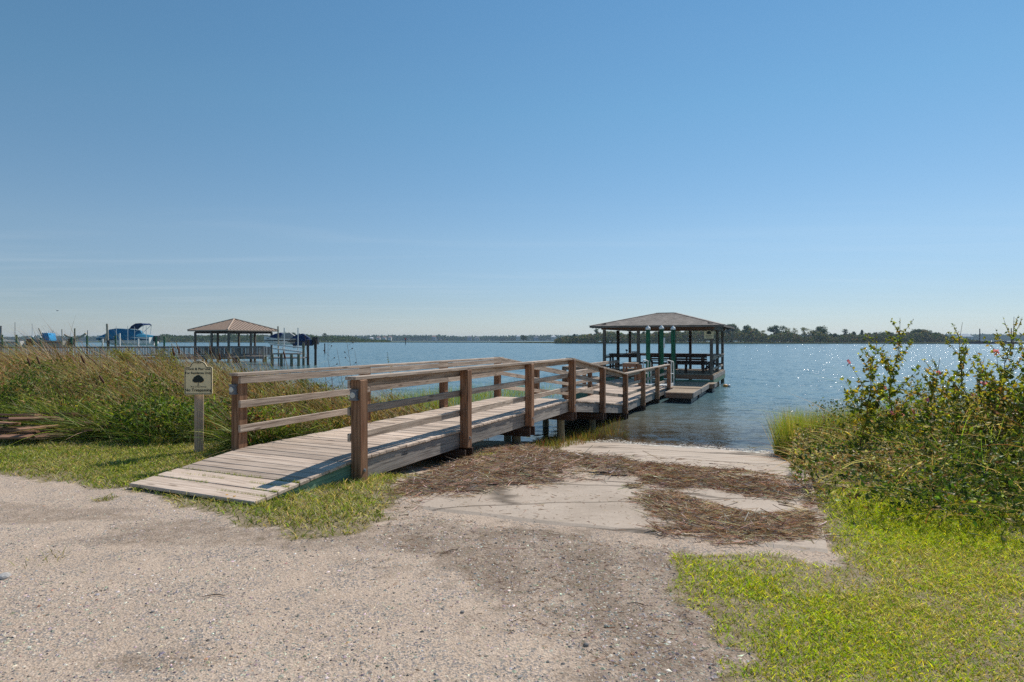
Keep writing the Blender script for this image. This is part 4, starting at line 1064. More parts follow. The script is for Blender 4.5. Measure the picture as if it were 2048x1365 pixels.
for k, (px_, py_) in enumerate(((453, 1001), (468, 1004), (456, 1008))):
    p = G(px_, py_); z = float(zt(*p)); g = Geo()
    g.tube([(0, 0, 0), (.005, 0, .05)], .0015, 5, (.1, .16, .03)); e = empty("yellow_flower", (p[0], p[1], z), ("left", "right", "nearest")[k] + "-hand one of the tiny yellow flowers at the ramp's foot" if k < 2 else "nearest of the tiny yellow flowers at the ramp's foot", "flower", "yellow flowers at the ramp's foot")
    obj("stem", g.mesh("stem", M_stem), e, wm(e)); g = Geo(); a = np.arange(8) / 8 * 6.283
    cards(g, np.tile([[.005, 0, .05]], (8, 1)), np.stack([np.cos(a), np.sin(a), a * 0 + .3], 1), np.full(8, .016), np.full(8, .008), np.tile([[.75, .45, .01]], (8, 1)))
    obj("petals", g.mesh("petals", M_petal), e, wm(e))

# ------------------------------------------------------------------ the overgrown bank on the left
FX = np.array([-40, *[G(a, b_)[0] for a, b_ in ((-500, 866), (0, 866), (60, 868), (165, 884), (300, 893), (470, 884))]])
FY = np.array([9.0, *[G(a, b_)[1] for a, b_ in ((-500, 866), (0, 866), (60, 868), (165, 884), (300, 893), (470, 884))]])
pl = [PW(.1, 2.2, 0), PW(4, 2.2, 0), PW(8, 2.25, 0)]
LEFT = [(FX[i], FY[i]) for i in range(1, 7)] + [(v[0], v[1]) for v in pl] + [(-3.9, 15.9), (-8.2, 20.8), (-16, 27.4), (-30, 36.3)]
def dfront(x, y): return edge_dist_open(x, y)
def edge_dist_open(x, y):
    d = np.full(len(x), 99.); pts = np.array([(FX[i], FY[i]) for i in range(1, 7)])
    for a, b_ in zip(pts[:-1], pts[1:]):
        ab = b_ - a; t = np.clip(((x - a[0]) * ab[0] + (y - a[1]) * ab[1]) / (ab @ ab), 0, 1)
        d = np.minimum(d, np.hypot(x - a[0] - t * ab[0], y - a[1] - t * ab[1]))
    return d
def cpier(x, y): return (x - P0[0]) * DC[0] + (y - P0[1]) * DC[1] - WID
def spier(x, y): return (x - P0[0]) * DS[0] + (y - P0[1]) * DS[1]
def HL(x, y):
    d = edge_dist_open(x, y)
    h = .10 + .46 * sstep(-.12, .16, d) * (.7 + .6 * fnoise(x, y, 1.1, 60)) + .64 * sstep(.9, 3.6, d) * (.18 + 1.55 * fnoise(x, y, .62, 61)) + .30 * (fnoise(x, y, 1.9, 62) - .5)
    h *= np.interp(cpier(x, y), [0, .6, 2.2, 4], [.82, .92, 1, 1])
    h *= np.interp(spier(x, y), [3, 6, 9], [1, .85, .5]) ** np.where(cpier(x, y) < 4, 1, 0)
    return np.maximum(h, .10)
def clump(x, y, sc, seed, lo=.36, hi=.56, base=.2): return rng.random(len(x)) < base + (1 - base) * sstep(lo, hi, fnoise(x, y, sc, seed))
def sampL(n_, dmin=0, dmax=99, pw=None):
    X, Y = [], []; t = 0
    for _ in range(40):
        m_ = n_ * 3; y = 8.3 + (36 - 8.3) * rng.random(m_) ** 1.9; x = rng.uniform(-1, .05, m_) * (y * .9 + 1)
        k = inpoly(x, y, LEFT); x, y = x[k], y[k]; d = edge_dist_open(x, y); k = (d >= dmin) & (d < dmax); X.append(x[k]); Y.append(y[k]); t += k.sum()
        if t >= n_: break
    return np.concatenate(X)[:n_], np.concatenate(Y)[:n_]
LEAN = np.array([-.42, .05, 0])
GREEN = [(.12, .18, .022), (.20, .27, .03), (.08, .125, .02), (.30, .34, .05)]
BRN = [(.34, .19, .07), (.42, .28, .12), (.24, .10, .05), (.32, .22, .065), (.16, .11, .035)]
# leafy weeds along the front
GREEN2 = [(.075, .12, .012), (.16, .23, .02), (.035, .065, .009), (.32, .36, .045), (.22, .25, .07)]
g = Geo(); n_ = 17000; x, y = sampL(n_, 0, 2.3); k = clump(x, y, 1.7, 70); x, y = x[k], y[k]; n_ = len(x); h = HL(x, y); z = zt(x, y) + h * rng.random(n_) ** .5
d = rng.normal(0, 1, (n_, 3)) + [0, -.3, .0]
mixn = sstep(.42, .6, fnoise(x, y, .9, 71) + .07 * (edge_dist_open(x, y) - 1.6))
c = np.where((rng.random((n_, 1)) < .7 * mixn[:, None] + .04), pick(BRN, n_, .3), pick(GREEN2, n_, .32, [3, 3, 2, 1.6, 1]))
sz = rng.lognormal(0, .35, n_)
sz = np.minimum(sz, 1.7); leaves(g, np.stack([x, y, z], 1), d, .062 * sz, .028 * sz, c)
tag(obj("weeds", g.mesh("weeds", M_leaf)), "tangled leafy green weeds along the edge of the left-hand bank", "weeds", None, "stuff")
g = Geo(); n_ = 28000; x, y = sampL(n_, 0, 3.4); k = clump(x, y, 1.3, 73, .38, .55, .12); x, y = x[k], y[k]; n_ = len(x); h = HL(x, y)
cd = rng.normal(0, .3, (n_, 2)) + np.stack([fnoise(x, y, .8, 74) - .6, fnoise(x, y, .8, 75) - .75], 1) * 1.2
d = np.stack([cd[:, 0], cd[:, 1], np.ones(n_)], 1)
L = h * rng.uniform(.7, 1.55, n_) + .1; bend = np.stack([cd[:, 0] * .5 + rng.normal(0, .25, n_), cd[:, 1] * .5 + rng.normal(0, .25, n_), rng.uniform(-.75, -.1, n_)], 1)
c = np.where(rng.random((n_, 1)) < .1 + .6 * sstep(.8, 2.4, edge_dist_open(x, y))[:, None], pick([(.40, .30, .12), (.33, .18, .075), (.48, .38, .2)], n_, .3), pick(GREEN2, n_, .32, [3, 3, 2.4, 1.6, 1]))
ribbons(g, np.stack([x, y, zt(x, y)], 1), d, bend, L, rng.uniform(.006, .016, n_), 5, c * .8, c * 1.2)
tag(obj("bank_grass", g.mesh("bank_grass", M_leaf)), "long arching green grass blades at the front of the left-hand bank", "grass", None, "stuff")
# brown-gold fine growth behind
g = Geo(); n_ = 30000; x, y = sampL(n_, 1.5, 40); k = clump(x, y, 1.2, 76, .36, .54, .2); x, y = x[k], y[k]; n_ = len(x); h = HL(x, y); z = zt(x, y) + h * (.86 * rng.random(n_) ** .5)
c = np.where(rng.random((n_, 1)) < .04 + .30 * sstep(.45, .62, fnoise(x, y, .55, 77))[:, None], pick(GREEN2, n_, .3), pick(BRN, n_, .32))
sz = (.75 + y * .035) * rng.lognormal(0, .3, n_)
cards(g, np.stack([x, y, z], 1), rng.normal(0, 1, (n_, 3)) + [-.3, 0, .4], .055 * sz, .020 * sz, c)
tag(obj("marsh_growth", g.mesh("marsh_growth", M_leaf)), "brown and gold marsh growth covering the left-hand bank", "marsh plants", None, "stuff")
# tall reeds leaning to the left
g = Geo(); n_ = 24000; x, y = sampL(n_, 1.2, 40); k = clump(x, y, .8, 78, .34, .56, .12); x, y = x[k], y[k]; n_ = len(x); h = HL(x, y)
ln = (fnoise(x, y, .5, 79) - .5) * .5
d = np.stack([rng.normal(-.34, .2, n_) + ln, rng.normal(0, .2, n_), np.ones(n_)], 1)
L = (h * rng.uniform(.85, 1.5, n_) + .15 + .17 * sstep(3, 7, edge_dist_open(x, y)) * sstep(2.5, 5, cpier(x, y))); bend = np.stack([rng.normal(-.30, .22, n_) + ln, rng.normal(0, .15, n_), rng.uniform(-.5, 0, n_)], 1)
c = pick([(.38, .26, .11), (.14, .20, .035), (.27, .13, .06), (.48, .38, .19), (.24, .28, .06), (.12, .045, .025)], n_, .28, [3.6, 1.4, 3.6, 1.8, 1.2, 3.0])
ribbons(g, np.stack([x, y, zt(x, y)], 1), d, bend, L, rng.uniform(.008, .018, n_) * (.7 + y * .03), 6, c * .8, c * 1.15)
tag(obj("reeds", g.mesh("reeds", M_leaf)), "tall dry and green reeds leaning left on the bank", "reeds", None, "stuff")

# spartina in the water and at the shore
def spartina(name, lab, pts, n_, l0, l1, pal, wts=None, w=.007, seed=0, lean=.18):
    x, y = sample(pts, n_, .25, seed, 1.2); n_ = len(x); k = rng.random(n_) < sstep(.2, .55, fnoise(x, y, 1.8, seed)) + .25; x, y = x[k], y[k]; n_ = len(x)
    z = np.minimum(zt(x, y), 5); g = Geo(); dep = np.maximum(0, WATER - z)
    d = np.stack([rng.normal(0, lean, n_), rng.normal(0, lean, n_), np.ones(n_)], 1)
    L = rng.uniform(l0, l1, n_) + dep; c = pick(pal, n_, .22, wts)
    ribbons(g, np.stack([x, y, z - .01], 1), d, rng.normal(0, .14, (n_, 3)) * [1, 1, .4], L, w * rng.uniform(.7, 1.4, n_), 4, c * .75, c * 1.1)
    tag(obj(name, g.mesh(name, M_grass)), lab, "marsh grass", None, "stuff")
SPG = [(.22, .29, .03), (.30, .32, .05), (.13, .19, .022), (.40, .29, .07)]
spartina("cordgrass", "clump of upright cordgrass at the waterline right of the ramp", [(5.35, 11.5), (5.75, 12.9), (7.0, 13.2), (8.2, 12.9), (8.0, 11.6), (6.4, 11.0)], 9500, .55, 1.05, SPG, None, .0075, 81)
spartina("cordgrass", "sparse cordgrass standing in the water behind the pier", [(-3.4, 17), (-1.5, 22), (1.0, 25.5), (2.4, 27), (.6, 28.5), (-3.5, 26), (-6, 21)], 5200, .30, .62, SPG, [3, 1, 2, 1], .016, 83)
spartina("shore_weeds", "low green and red shore weeds at the waterline beside the pier", GP((1075, 898), (1110, 880), (1240, 872), (1248, 880), (1200, 888), (1130, 897), (1100, 905)), 2300, .06, .26, [(.15, .17, .03), (.22, .15, .04), (.24, .08, .045), (.10, .125, .022)], [3, 2, 1.3, 2], .008, 85, .35)

# ------------------------------------------------------------------ the bank on the right
RB = GP((1588, 925), (1584, 962), (1610, 988), (1660, 1012), (1720, 1030), (1830, 1050), (1960, 1082), (2110, 1110), (2500, 1150)) 
RIGHT = [tuple(p) for p in RB] + [(14, 9), (16, 12.4), (8, 12.2), (6.0, 12.3)]
def dR(x, y):
    d = np.full(len(x), 99.); pts = np.array(RB)
    for a, b_ in zip(pts[:-1], pts[1:]):
        ab = b_ - a; t = np.clip(((x - a[0]) * ab[0] + (y - a[1]) * ab[1]) / (ab @ ab + 1e-9), 0, 1)
        d = np.minimum(d, np.hypot(x - a[0] - t * ab[0], y - a[1] - t * ab[1]))
    return d
def HR(x, y):
    d = dR(x, y)
    h = .05 + .58 * sstep(-.15, .10, d) * (.6 + .8 * fnoise(x, y, 1.3, 90)) + .42 * sstep(.5, 1.9, d) * (.6 + .8 * fnoise(x, y, .9, 91)) + .22 * (fnoise(x, y, 2.3, 92) - .5)
    return np.maximum(.05, h * np.interp(x, [4.4, 5.2, 6.2, 7.6], [.55, .95, 1.12, 1.3]))
def sampR(n_, dmin=0, dmax=99):
    X, Y = [], []; t = 0
    for _ in range(60):
        m_ = n_ * 3; y = rng.uniform(4, 12.6, m_); x = rng.uniform(2, 13, m_); k = inpoly(x, y, RIGHT) & (x < y * 1.12 + 1.2); x, y = x[k], y[k]
        d = dR(x, y); k = (d >= dmin) & (d < dmax); X.append(x[k]); Y.append(y[k]); t += k.sum()
        if t >= n_: break
    return np.concatenate(X)[:n_], np.concatenate(Y)[:n_]
DG = [(.065, .11, .020), (.11, .17, .024), (.19, .25, .03), (.31, .34, .04)]
DG2 = [(.045, .085, .013), (.08, .135, .017), (.15, .21, .022), (.32, .35, .04), (.03, .055, .011)]
g = Geo(); n_ = 78000; x, y = sampR(n_); k = clump(x, y, 2.0, 93, .36, .55, .25); x, y = x[k], y[k]; n_ = len(x); h = HR(x, y); u_ = rng.random(n_) ** .55; z = zt(x, y) + h * u_; over = (.22 * u_ ** 2 * sstep(.9, .1, dR(x, y))); x = x - over * .6; y = y - over * .8
tan_ = sstep(.47, .62, fnoise(x, y, 1.0, 95))[:, None] * .65 + .06
c = np.where(rng.random((n_, 1)) < tan_, pick([(.44, .34, .14), (.30, .17, .07), (.55, .47, .24)], n_, .3), pick(DG2, n_, .3, [3, 3, 2.4, 1.6, 2]))
sz = rng.lognormal(0, .42, n_)
sz = np.minimum(sz, 1.9); leaves(g, np.stack([x, y, z], 1), rng.normal(0, 1, (n_, 3)) + [0, -.3, -.1], .042 * sz, .020 * sz, c)
tag(obj("undergrowth", g.mesh("undergrowth", M_leaf)), "dense leafy undergrowth on the right-hand bank", "undergrowth", None, "stuff")
g = Geo(); n_ = 15000; x, y = sampR(n_); k = clump(x, y, 1.6, 97, .38, .56, .12) & (rng.random(len(x)) < .12 + .88 * sstep(.5, 1.3, dR(x, y))); x, y = x[k], y[k]; n_ = len(x); h = HR(x, y)
d = np.stack([rng.normal(-.1, .5, n_), rng.normal(-.2, .45, n_), np.ones(n_)], 1); L = h * rng.uniform(.6, 1.6, n_) + .06
c = pick([(.19, .26, .03), (.50, .42, .19), (.33, .36, .06), (.34, .17, .08), (.10, .16, .02)], n_, .28, [3, 2, 2, 1, 2])
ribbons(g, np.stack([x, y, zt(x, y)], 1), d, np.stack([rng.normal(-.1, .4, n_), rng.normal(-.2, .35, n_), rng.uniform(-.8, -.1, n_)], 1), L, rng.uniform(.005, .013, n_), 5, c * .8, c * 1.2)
n_ = 1500; x, y = sampR(n_); h = HR(x, y); n_ = len(x)   # long dead canes arching over
a = rng.uniform(0, 6.28, n_); d = np.stack([np.cos(a), np.sin(a) * .8, rng.uniform(.1, .7, n_)], 1)
ribbons(g, np.stack([x, y, zt(x, y) + h * rng.uniform(.1, .9, n_)], 1), d, np.stack([rng.normal(0, .3, n_), rng.normal(0, .3, n_), rng.uniform(-.6, -.2, n_)], 1), rng.uniform(.25, .95, n_), rng.uniform(.004, .008, n_), 5, pick([(.42, .30, .17), (.26, .11, .06), (.5, .42, .26)], n_, .25))
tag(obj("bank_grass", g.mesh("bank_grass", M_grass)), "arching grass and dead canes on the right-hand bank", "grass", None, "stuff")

# individual plants ---------------------------------------------------------------
def mallow(label, base, top, nbr, spread, nfl, seed, group, flc=(.74, .24, .40), leafk=1.0):
    global rng
    keep_rng = rng; rng = np.random.default_rng(seed)
    base, top = np.array(base, float), np.array(top, float); Hh = top[2] - base[2]
    e = empty("mallow_plant", tuple(base), label, "plant", group)
    gs, gl_ = Geo(), Geo(); fl = []
    t = np.linspace(0, 1, 9); w_ = rng.normal(0, .03, (9, 3)) * [1, 1, 0]; w_[0] = 0; w_[-1] = 0
    main = base + (top - base) * t[:, None] + w_ * Hh * .5
    gs.tube(main, np.linspace(.010, .002, 9), 6, (.13, .065, .04), False)
    br = []
    for k in range(nbr):
        f_ = .18 + .76 * k / nbr + rng.uniform(-.03, .03); p = np.array([np.interp(f_, t, main[:, i]) for i in range(3)])
        a = rng.uniform(0, 6.283); Lb = spread * (1.15 - f_) * rng.uniform(.7, 1.25) + .05; up = rng.uniform(.6, 1.5)
        d = np.array([math.cos(a), math.sin(a), up]); d /= np.linalg.norm(d)
        tt = np.linspace(0, 1, 5)[:, None]; pts = p + d * Lb * tt + np.array([0, 0, .25]) * Lb * tt ** 2
        gs.tube(pts, np.linspace(.0045, .0012, 5), 5, (.17, .12, .06), False); br.append((pts, f_))
        if len(fl) < nfl and k % max(1, nbr // (nfl + 1)) == 1: fl.append(pts[-1])
    C, A, Ls = [], [], []
    for pts, f_ in br + [(main[2:], .5)]:
        m_ = int(22 * leafk)
        for q in rng.random(m_):
            i = q * (len(pts) - 1); j = int(i); p = pts[j] + (pts[min(j + 1, len(pts) - 1)] - pts[j]) * (i - j)
            hf = (p[2] - base[2]) / Hh
            C.append(p); A.append(rng.normal(0, 1, 3) + [0, 0, -.15]); Ls.append((.100 * (1 - hf) ** .8 + .027) * rng.uniform(.5, 1.25))
    C, A, Ls = np.array(C), np.array(A), np.array(Ls); n_ = len(C)
    c = pick([(.19, .23, .03), (.32, .31, .04), (.10, .14, .022), (.48, .40, .04), (.36, .22, .06)], n_, .25, [3, 3, 2.5, 1.2, 1])
    leaves(gl_, C, A, Ls, Ls * rng.uniform(.5, .8, n_), c)
    obj("stem", gs.mesh("stem", M_stem, True), e); obj("foliage", gl_.mesh("foliage", M_leaf2), e)
    for p in fl:
        gf = Geo(); a = np.arange(5) / 5 * 6.283 + rng.uniform(0, 1); tilt = np.array([rng.normal(0, .4), -.6, .5])
        u = np.cross(tilt, [0, 0, 1]); u /= np.linalg.norm(u); v = np.cross(u, tilt); v /= np.linalg.norm(v)
        ax = np.cos(a)[:, None] * u + np.sin(a)[:, None] * v + tilt * .35
        leaves(gf, np.tile(p[None], (5, 1)), ax, np.full(5, .042), np.full(5, .04), pick([flc], 5, .12), .1)
        gf.tube([p, p + tilt * .03], .004, 5, (.7, .5, .1))
        obj("flower", gf.mesh("flower", M_petal), e)
    rng = keep_rng
def gz(x, y): return float(zt(x, y))
GM = "tall mallow plants on the right-hand bank"
for px_, top_, Y, br, sp, nf, sd, lab in (
    (1800, 636, 8.2, 30, .55, 1, 1, "tallest mallow plant, its tip well above the far tree line"),
    (1752, 665, 8.0, 24, .52, 3, 2, "mallow plant with two pink flowers left of the tallest one"),
    (1925, 645, 7.9, 22, .5, 3, 3, "slender mallow plant in front of the far white roof"),
    (1880, 716, 7.6, 20, .5, 2, 4, "short bushy mallow plant between the two tall ones"),
    (1970, 712, 7.7, 20, .55, 3, 5, "mallow plant with pink flowers below the moored barge"),
    (2028, 634, 7.2, 26, .6, 3, 6, "tall mallow plant at the right edge of the picture"),
    (2062, 668, 6.7, 24, .6, 1, 7, "leafy mallow plant cut off by the right edge"),
    (2000, 742, 7.0, 20, .5, 1, 8, "low mallow plant just left of the right-edge pair")):
    tp = pix(px_, top_, Y); bx_ = tp[0] - .15 + .1 * math.sin(sd * 3); by_ = Y + .1
    mallow(lab, (bx_, by_, gz(bx_, by_)), tp, br, sp, nf, 100 + sd, GM)
for px_, top_, Y, lab, sd in ((255, 730, 12.5, "pink-flowered marsh plant left of the notice board", 1), (203, 755, 11.6, "pink-flowered marsh plant amid the brown growth, left of centre bank", 2), (345, 702, 14, "pink-flowered marsh plant behind the notice board", 3), (140, 700, 14.5, "pink-flowered marsh plant before the far pier railing", 4), (310, 770, 10.8, "low pink-flowered marsh plant nearest the notice board", 5), (775, 705, 15, "thin pink-flowered stalk above the left pier railing", 6)):
    tp = pix(px_, top_, Y); mallow(lab, (tp[0] + .2, Y, gz(tp[0] + .2, Y)), tp, 9, .3, 4, 200 + sd, "pink-flowered plants on the left-hand bank", (.55, .22, .36), .6)
# sword-leaved plants on the right bank
for px_, py_, Y, lab, sd in ((1850, 905, 7.7, "sword-leaved plant with broad bright blades below the tall mallows", 1), (1745, 900, 8.8, "sword-leaved plant nearest the cordgrass", 2), (1975, 900, 6.9, "sword-leaved plant deep in the right-hand undergrowth", 3), (1900, 960, 6.7, "dark sword-leaved plant low on the right-hand bank", 4)):
    bp_ = pix(px_, py_, Y); zb = gz(bp_[0], Y) + .15; r2 = np.random.default_rng(sd); n_ = 26; g = Geo()
    a = r2.uniform(0, 6.283, n_); d = np.stack([np.cos(a) * .55, np.sin(a) * .4, r2.uniform(.5, 1.3, n_)], 1)
    ribbons(g, np.tile([[bp_[0], Y, zb]], (n_, 1)) + r2.normal(0, .05, (n_, 3)) * [1, 1, 0], d, np.stack([np.cos(a) * .15, np.sin(a) * .15, -r2.uniform(.05, .3, n_)], 1), r2.uniform(.4, .72, n_), r2.uniform(.02, .036, n_), 5, pick([(.12, .19, .03), (.07, .12, .022), (.19, .25, .05)], n_, .15))
    e = empty("sword_leaf_plant", (bp_[0], Y, gz(bp_[0], Y)), lab, "plant", "sword-leaved plants on the right-hand bank")
    obj("leaf_rosette", g.mesh("leaf_rosette", M_leaf), e)
    g = Geo(); g.tube([(bp_[0], Y, gz(bp_[0], Y) - .02), (bp_[0], Y, zb + .03)], [.03, .02], 7, (.12, .10, .05)); obj("stem", g.mesh("stem", M_stem), e)
# cattails
for k, (px_, top_, Y, ln, lab) in enumerate(((343, 688, 12.5, -.25, "cattail head left of a leaning pair, in front of the gazebo"), (352, 684, 12.6, -.35, "leaning cattail beside another, in front of the gazebo's left post"), (418, 684, 13, -.2, "cattail standing in front of the gazebo railing"), (437, 698, 13.4, -.15, "short cattail right of the one before the gazebo railing"), (158, 702, 11.5, -.4, "cattail leaning left in front of the far pier balusters"), (70, 705, 12, -.35, "cattail among reeds near the left edge"), (52, 708, 12.4, -.3, "leftmost cattail on the bank"), (192, 742, 10.5, -.45, "low cattail left of the pink-flowered plants"), (565, 695, 13.0, -.3, "cattail leaning before the small moored boats"))):
    tp = pix(px_, top_, Y); bx_ = tp[0] - ln * 1.2; b0 = np.array([bx_, Y, gz(bx_, Y)])
    e = empty("cattail", tuple(b0), lab, "cattail", "cattails on the left-hand bank")
    t = np.linspace(0, 1, 7)[:, None]; pts = b0 + (tp - b0) * t + np.array([-ln * .35, 0, 0]) * (t * (1 - t)); g = Geo(); g.tube(pts, .006, 5, (.26, .2, .09)); obj("stalk", g.mesh("stalk", M_stem, True), e)
    dd = (pts[-1] - pts[-2]); dd /= np.linalg.norm(dd); g = Geo(); a0 = tp - dd * .26
    g.tube([a0, a0 + dd * .02, a0 + dd * .15, a0 + dd * .17], [.006, .019, .017, .004], 8, (.11, .05, .028)); g.tube([a0 + dd * .17, a0 + dd * .27], [.004, .002], 5, (.3, .22, .1)); obj("seed_head", g.mesh("seed_head", M_stem, True), e)
    g = Geo(); n_ = 7; r2 = rng.normal(0, .15, n_); ribbons(g, np.tile(b0[None], (n_, 1)), np.stack([r2 + ln * .5, rng.normal(0, .15, n_), np.ones(n_)], 1), np.stack([np.full(n_, ln * .6), rng.normal(0, .1, n_), -rng.uniform(.1, .4, n_)], 1), rng.uniform(.9, 1.5, n_), np.full(n_, .016), 6, pick([(.17, .2, .05), (.32, .25, .12)], n_, .2)); obj("blade", g.mesh("blade", M_leaf), e)
# shrubs
def shrub(label, c, rx, rz, n_, pal, sz, group="shrubs on the left-hand bank"):
    cx, cy = c; z0 = gz(cx, cy); e = empty("shrub", (cx, cy, z0), label, "shrub", group)
    g = Geo(); C = []
    for k in range(9):
        a = rng.uniform(0, 6.28); q = np.array([cx + math.cos(a) * rx * .75 * rng.random(), cy + math.sin(a) * rx * .6 * rng.random(), z0 + rz * rng.uniform(.6, 1)])
        p0 = np.array([cx, cy, z0]); m_ = (p0 + q) / 2 + rng.normal(0, .08, 3) * rx; g.tube([p0, m_, q], [.02 * rx + .004, .01 * rx + .003, .003], 5, (.12, .09, .05), False); C.append((q, rng.uniform(.28, .5) * rx)); C.append((m_, rng.uniform(.25, .4) * rx))
    obj("branches", g.mesh("branches", M_stem), e)
    ci = rng.integers(0, len(C), n_); P = np.array([C[i][0] for i in ci]); R = np.array([C[i][1] for i in ci])
    v = unit(rng.normal(size=(n_, 3))) * (rng.random((n_, 1)) ** .4) * R[:, None] * [1, 1, .8]; P = P + v; P[:, 2] = np.maximum(P[:, 2], z0 + .03)
    g = Geo(); cards(g, P, rng.normal(0, 1, (n_, 3)) + [0, 0, .4], sz * rng.uniform(.6, 1.3, n_), sz * .42 * rng.uniform(.7, 1.2, n_), pick(pal, n_, .22)); obj("foliage", g.mesh("foliage", M_leaf), e)
YG = [(.26, .25, .03), (.18, .20, .03), (.33, .27, .03)]; MG = [(.10, .15, .02), (.15, .19, .025), (.07, .11, .018)]
shrub("round green shrub above the left pier railing, by the water", (pix(625, 0, 17)[0], 17), .85, 1.15, 2600, MG, .085)
shrub("small green shrub right of the round one, above the railing", (pix(668, 0, 16.2)[0], 16.2), .42, .85, 1000, MG, .08)
shrub("narrow yellow-leaved shrub in front of the far pier railing", (pix(248, 0, 17)[0], 17), .5, 1.35, 1700, YG, .075)
shrub("wide olive shrub left of the gazebo", (pix(312, 0, 17.5)[0], 17.5), .95, 1.4, 2600, [(.20, .19, .035), (.13, .15, .03), (.27, .22, .05)], .075)
shrub("yellow-green bush behind the notice board", (pix(440, 0, 16)[0], 16), .9, 1.1, 2400, MG + YG[:1], .08)
shrub("low rusty bush below the left pier railing", (pix(800, 0, 13.2)[0], 13.2), .6, .55, 1500, [(.22, .16, .04), (.15, .12, .03), (.25, .2, .04)], .055)
shrub("low green bush beside the pier's first railing bays", (pix(700, 0, 11.6)[0], 11.6), .7, .75, 1800, [(.12, .14, .03), (.2, .16, .05)], .06)
for px_, Y_, r_, h_, pal_, lab in ((90, 13.5, .8, 1.0, MG, "green bush at far left behind the board pile"), (180, 12.2, .7, .8, [(.22, .13, .05), (.15, .15, .03)], "rusty bush in the middle of the left-hand bank"), (300, 11.4, .65, .75, MG, "green bush left of the notice board"), (20, 11.5, .8, .8, MG, "dark green bush at the very left edge, above the boards"), (520, 12.6, .7, .95, [(.20, .12, .05), (.12, .14, .03)], "rusty bush behind the first left railing post"), (590, 12.0, .6, .8, MG, "green bush behind the first left railing bay"), (385, 14.5, .8, 1.15, MG + YG[:1], "leafy bush rising behind the notice board's left side")):
    shrub(lab, (pix(px_, 0, Y_)[0], Y_), r_, h_, 1500, pal_, .075)
# dead seed stalks standing against the water
for k, (px_, py_, top_, lab) in enumerate(((690, 745, 684, "dead seed stalk with dark pods against the open water"), (652, 740, 684, "dead seed stalk with dark pods above the round shrub"), (672, 735, 700, "thin bare stalk between the two podded ones"), (607, 735, 672, "tall rusty dead stalk before the small moored boats"), (705, 735, 702, "rightmost bare dead stalk above the railing"))):
    Y = 14.5 + k * .3; tp = pix(px_ + 4, top_, Y); bx_ = tp[0] + .25; b0 = np.array([bx_, Y, gz(bx_, Y)]); e = empty("dead_stalk", tuple(b0), lab, "stalk", "dead stalks against the water"); g = Geo()
    t = np.linspace(0, 1, 6)[:, None]; pts = b0 + (tp - b0) * t + rng.normal(0, .02, (6, 3)); g.tube(pts, np.linspace(.008, .003, 6), 5, (.16, .09, .05))
    pods = []
    for j in range(5 if k < 2 else 2):
        f_ = .72 + .06 * j; p = b0 + (tp - b0) * f_; q = p + np.array([rng.choice([-1, 1]) * rng.uniform(.05, .16), rng.normal(0, .05), rng.uniform(.06, .14)]); g.tube([p, q], .0025, 4, (.14, .09, .06))
        if k < 2: pods.append(q)
    obj("stem", g.mesh("stem", M_stem), e)
    for q in pods:
        gp_ = Geo(); gp_.tube([q - [0, 0, .015], q, q + [0, 0, .02]], [.006, .02, .004], 6, (.05, .03, .025)); obj("seed_pod", gp_.mesh("seed_pod", M_stem), e)

# pile of loose reddish boards on the left
r2 = random.Random(5)
BC = G(40, 893)
spec = [(-1.7, .35, .06, 1.9, .25), (-.9, .15, .05, 1.7, -.1), (-.2, .2, .05, 1.3, .1), (-1.2, .6, .12, 2.0, -.2), (-.45, .55, .11, 1.5, .3), (.35, .55, .08, 1.4, -.15), (-1.5, .75, .17, 1.8, -.28), (-.6, .85, .18, 1.4, -.22), (.1, .9, .15, 1.2, -.25), (.65, .9, .12, .9, -.1), (-.9, .95, .22, 1.1, -.3), (-.25, 1.05, .22, 1.0, -.25), (.3, 1.1, .19, 1.1, .45), (-.1, .65, .2, .8, .7), (.9, 1.2, .1, .9, -.2), (-1.9, .9, .2, 1.2, -.12), (.45, .35, .05, .6, .9), (.1, .3, .13, .5, 1.0)]
for k, (dx, dy, dz, L, a) in enumerate(spec):
    x, y = BC[0] + dx * .8, BC[1] + dy * .8; z = gz(x, y) + dz * 1.5 + .04; v = Vector((math.cos(a), math.sin(a), r2.uniform(-.05, .05))) * L / 2
    o = board(None, "loose_board", Vector((x, y, z)) - v, Vector((x, y, z)) + v, .125, .03, M_redboard, roll=r2.uniform(-.2, .2)); tag(o, "reddish weathered board in the loose pile at the left edge of the lawn", "board", "boards piled at the lawn's left edge")

# a line of foam and bubbles where the water laps the ramp
g = Geo(); n_ = 1700; x = rng.uniform(.9, 6.1, n_); y = shore(x) + rng.normal(.12, .16, n_) + .10 * np.sin(x * 3.1)
zf_ = np.maximum(np.full(n_, WATER), slabz(x, y)) + .006; r = rng.lognormal(math.log(.012), .6, n_)
a = rng.uniform(0, 6.28, (n_, 1)) + np.arange(5) / 5 * 6.283; rad = r[:, None] * rng.uniform(.5, 1.2, (n_, 5))
V = np.stack([x[:, None] + np.cos(a) * rad * 1.8, y[:, None] + np.sin(a) * rad, np.tile(zf_[:, None], (1, 5))], -1)
g.add(V.reshape(-1, 3), np.arange(n_ * 5).reshape(-1, 5), pick([(.66, .63, .57), (.5, .46, .4)], n_ * 5, .1))
tag(obj("foam", g.mesh("foam", M_stone)), "thin line of foam where water laps the ramp", "foam", None, "stuff")

